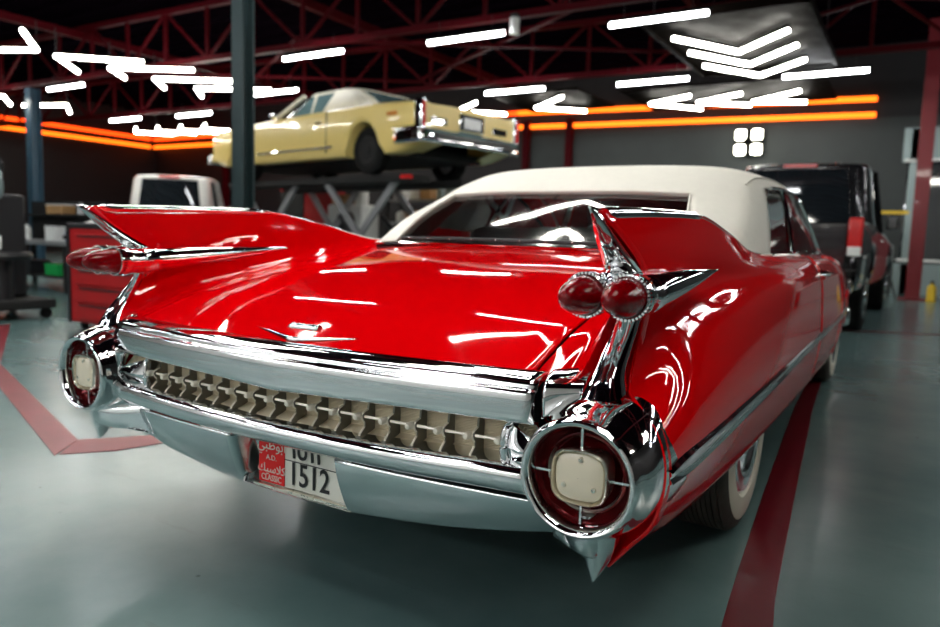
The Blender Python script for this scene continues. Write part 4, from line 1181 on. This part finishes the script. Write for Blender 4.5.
# second bench run behind the fin, pale objects on it
b = empty('parts_table', (-7.6, 4.75, 0))
MB().box((-7.9, 4.75, .82), (2.0, .6, .05)).build('worktop', 'dark', b, smooth=False)
for x in (-8.8, -7.0):
    for y in (4.5, 5.0): MB().box((x, y, .4), (.05, .05, .8)).build('leg', 'steel', b, smooth=False)
tag(b, 'dark parts table between the workbench and the red tool chest', 'table')
bottle(-8.55, 4.7, .847, .13, .26, 'whiteplastic', 'round white canister on the parts table above the tool chest', name='canister', cat='canister')
crate(-8.05, 4.7, .847, .35, .3, .18, 'steel', 'grey box on the parts table behind the left fin tip')
bottle(-7.65, 4.7, .847, .09, .28, 'whiteplastic', 'white jug on the parts table behind the left fin tip', name='jug', cat='jug')

# tyre machine at the far left edge
t = empty('tyre_machine', (-6.75, 2.2, 0))
MB().box((-6.85, 2.2, .16), (.85, .7, .10)).build('base', 'dark', t, smooth=False, bevel=.02)
MB().box((-7.05, 2.3, .75), (.35, .4, 1.1)).build('column', 'black', t, bevel=.04)
MB().tube([(-6.9, 2.2, 1.25), (-6.75, 2.15, 1.55), (-6.65, 2.1, 1.62)], .06, 12).build('arm', 'black', t)
MB().tube(catmull([(-6.66, 2.1, 1.6), (-6.58, 2.1, 1.45), (-6.62, 2.12, 1.30), (-6.70, 2.1, 1.22)], 5), .025, 8).build('hose', 'silver', t)
MB().lathe([(.0005, 0), (.26, 0), (.28, .04), (.26, .08), (.0005, .08)], (-6.70, 2.15, .62), 'z', 24).build('turntable', 'black', t)
MB().tube([(-6.70, 2.15, .2), (-6.70, 2.15, .62)], .10, 12).build('spindle', 'black', t)
MB().box((-6.55, 2.0, .80), (.10, .12, .14)).build('clamp', 'whiteplastic', t, bevel=.01)
for x, y in ((-6.5, 1.93), (-7.2, 1.93), (-6.5, 2.47), (-7.2, 2.47)):
    MB().lathe([(.0005, -.025), (.055, -.025), (.06, 0), (.055, .025), (.0005, .025)], (x, y, .058), 'x', 18).build('caster', 'rubber', t)
tag(t, 'tall black wheeled workshop machine cut off by the left edge', 'machine'); t.location = (-6.72, 2.62, 0)

# clutter below the lift
t = empty('storage_cabinet', (-9.6, 10.6, 0))
MB().box((-10.3, 10.9, 1.0), (1.5, .5, 1.9)).build('cabinet', 'toolred', t, smooth=False, bevel=.01)
for x in (-10.68, -9.94): MB().box((x, 10.64, 1.0), (.70, .02, 1.8)).build('door', 'dark' if x < -10.2 else 'toolred', t, smooth=False)
tag(t, 'tall red and black storage cabinet behind the lift, right of the dark column', 'cabinet')
t = empty('parts_washer', (-8.85, 10.6, 0))
MB().box((-8.85, 10.6, .80), (.95, .6, 1.6)).build('tub', 'whiteplastic', t, bevel=.06)
MB().lathe([(.0005, -.03), (.20, -.03), (.23, 0), (.26, .01)], (-8.80, 10.29, 1.22), 'y', 28).build('round_door', 'black', t)
tag(t, 'white machine with a round black opening under the yellow car', 'machine')
crate(-9.05, 10.6, 1.605, .5, .35, .2, 'card', 'brown cardboard box on the white machine under the yellow car')
bottle(-8.58, 10.55, 1.605, .14, .40, 'whiteplastic', 'tall white drum-like bottle beside the cardboard box under the yellow car', name='large_bottle')
t = empty('shelf_rack', (-5.9, 11.2, 0))
for x in (-8.25, -6.15):
    for y in (11.0, 11.5): MB().box((x, y, .95), (.05, .05, 1.9)).build('upright', 'dark', t, smooth=False)
for z in (.3, .85, 1.25, 1.72): MB().box((-7.2, 11.25, z), (2.2, .55, .04)).build('shelf', 'steel', t, smooth=False)
tag(t, 'dark shelf rack of parts under the tail of the yellow car', 'shelf')
cols_ = ['whiteplastic', 'greenish', 'silver', 'card', 'toolred', 'whiteplastic', 'silver', 'blueplastic']
colname = {'whiteplastic': 'white', 'greenish': 'pale green', 'silver': 'silver', 'card': 'brown', 'toolred': 'red', 'blueplastic': 'blue'}
pos = ['leftmost', 'second from left', 'third from left', 'fourth from left', 'fifth from left', 'sixth from left']
for si, z in enumerate((1.271, 1.741)):
    for k in range(6):
        m = cols_[(k*3+si*5) % 8]; x = -8.05+.34*k; sh = ('middle shelf', 'upper shelf')[si]
        if (k+si) % 2: crate(x, 11.22, z, .24, .25, .20+.05*((k*7) % 3), m, '%s box, %s on the %s of the rack' % (colname[m], pos[k], sh))
        else: bottle(x, 11.22, z, .11, .28+.05*(k % 3), m, '%s bottle, %s on the %s of the rack' % (colname[m], pos[k], sh))
crate(-5.2, 10.4, 0, .9, .6, .75, 'greenish', 'pale green steel bin on the floor by the lift', name='bin', cat='bin')
crate(-7.6, 6.3, 0, .6, .5, 1.0, 'blueplastic', 'blue plastic bin right of the dark column base')
# green LED pilot and a hanging red rod near the panel are part of the roof
t = MB().sphere((-1.35, 8.4, 4.45), .05, 10, 8).build('pilot_lamp', 'exit_green'); tag(t, 'tiny green pilot lamp near the top edge, right of centre', 'lamp')

# right: glazed silver partition door, yellow tool, dolly, tripod
d = empty('door_1', (2.2, 17.9, 0)); d['kind'] = 'structure'
def stp(mb, n, m, **k): o = mb.build(n, m, d, smooth=False, **k); return o
stp(MB().box((1.25, 17.93, 1.85), (.30, .10, 3.7)).box((3.4, 17.93, 1.85), (.25, .10, 3.7)).box((2.2, 17.93, 3.35), (2.5, .10, .75)).box((2.2, 17.93, .35), (2.5, .10, .7)), 'door_frame', 'silver')
stp(MB().box((2.2, 17.95, 1.85), (2.3, .04, 2.5)), 'door_glass', 'darkglass')
stp(MB().box((2.2, 17.86, .78), (2.4, .06, .06)).box((2.2, 17.86, 3.0), (2.4, .06, .06)), 'door_rail', 'whiteplastic')
t = empty('tripod_stand', (.75, 15.0, 0))
for a in (.3, 2.4, 4.5): MB().tube([(.75, 15.0, 1.3), (.75+.38*math.cos(a), 15+.38*math.sin(a), .015)], .02, 8).build('leg', 'black', t)
MB().tube([(.75, 15, 1.1), (.75, 15, 1.75)], .022, 8).build('pole', 'black', t)
MB().box((.75, 15, 1.72), (.9, .06, .06)).build('crossbar', 'yellowplastic', t, smooth=False)
tag(t, 'black tripod with a pale yellow crossbar left of the red post', 'stand')
bottle(1.70, 15.6, 0, .08, .42, 'yellowplastic', 'yellow bottle standing right of the red post', name='canister', cat='canister')
t = empty('floor_dolly', (.55, 14.2, 0))
MB().box((.45, 13.6, .17), (.65, .5, .10)).build('deck', 'black', t, smooth=False, bevel=.02)
for x, y in ((.2, 13.4), (.7, 13.4), (.2, 13.8), (.7, 13.8)): MB().lathe([(.0005, -.02), (.055, -.02), (.055, .02), (.0005, .02)], (x, y, .058), 'x', 14).build('caster', 'rubber', t)
tag(t, 'low black wheeled dolly between the black pickup and the red post', 'dolly')
crate(.42, 15.8, 0, .5, .4, .48, 'whiteplastic', 'white box on the floor behind the black dolly')
#END2
# ================================================================== RENDER SETTINGS
w = bpy.data.worlds.new('w'); scene.world = w; w.use_nodes = True
w.node_tree.nodes['Background'].inputs[0].default_value = (.55, .62, .75, 1); w.node_tree.nodes['Background'].inputs[1].default_value = .02
vs = scene.view_settings; vs.view_transform = 'Standard'; vs.look = 'None'; vs.gamma = 1; vs.use_curve_mapping = False
scene.view_settings.exposure = 0.42
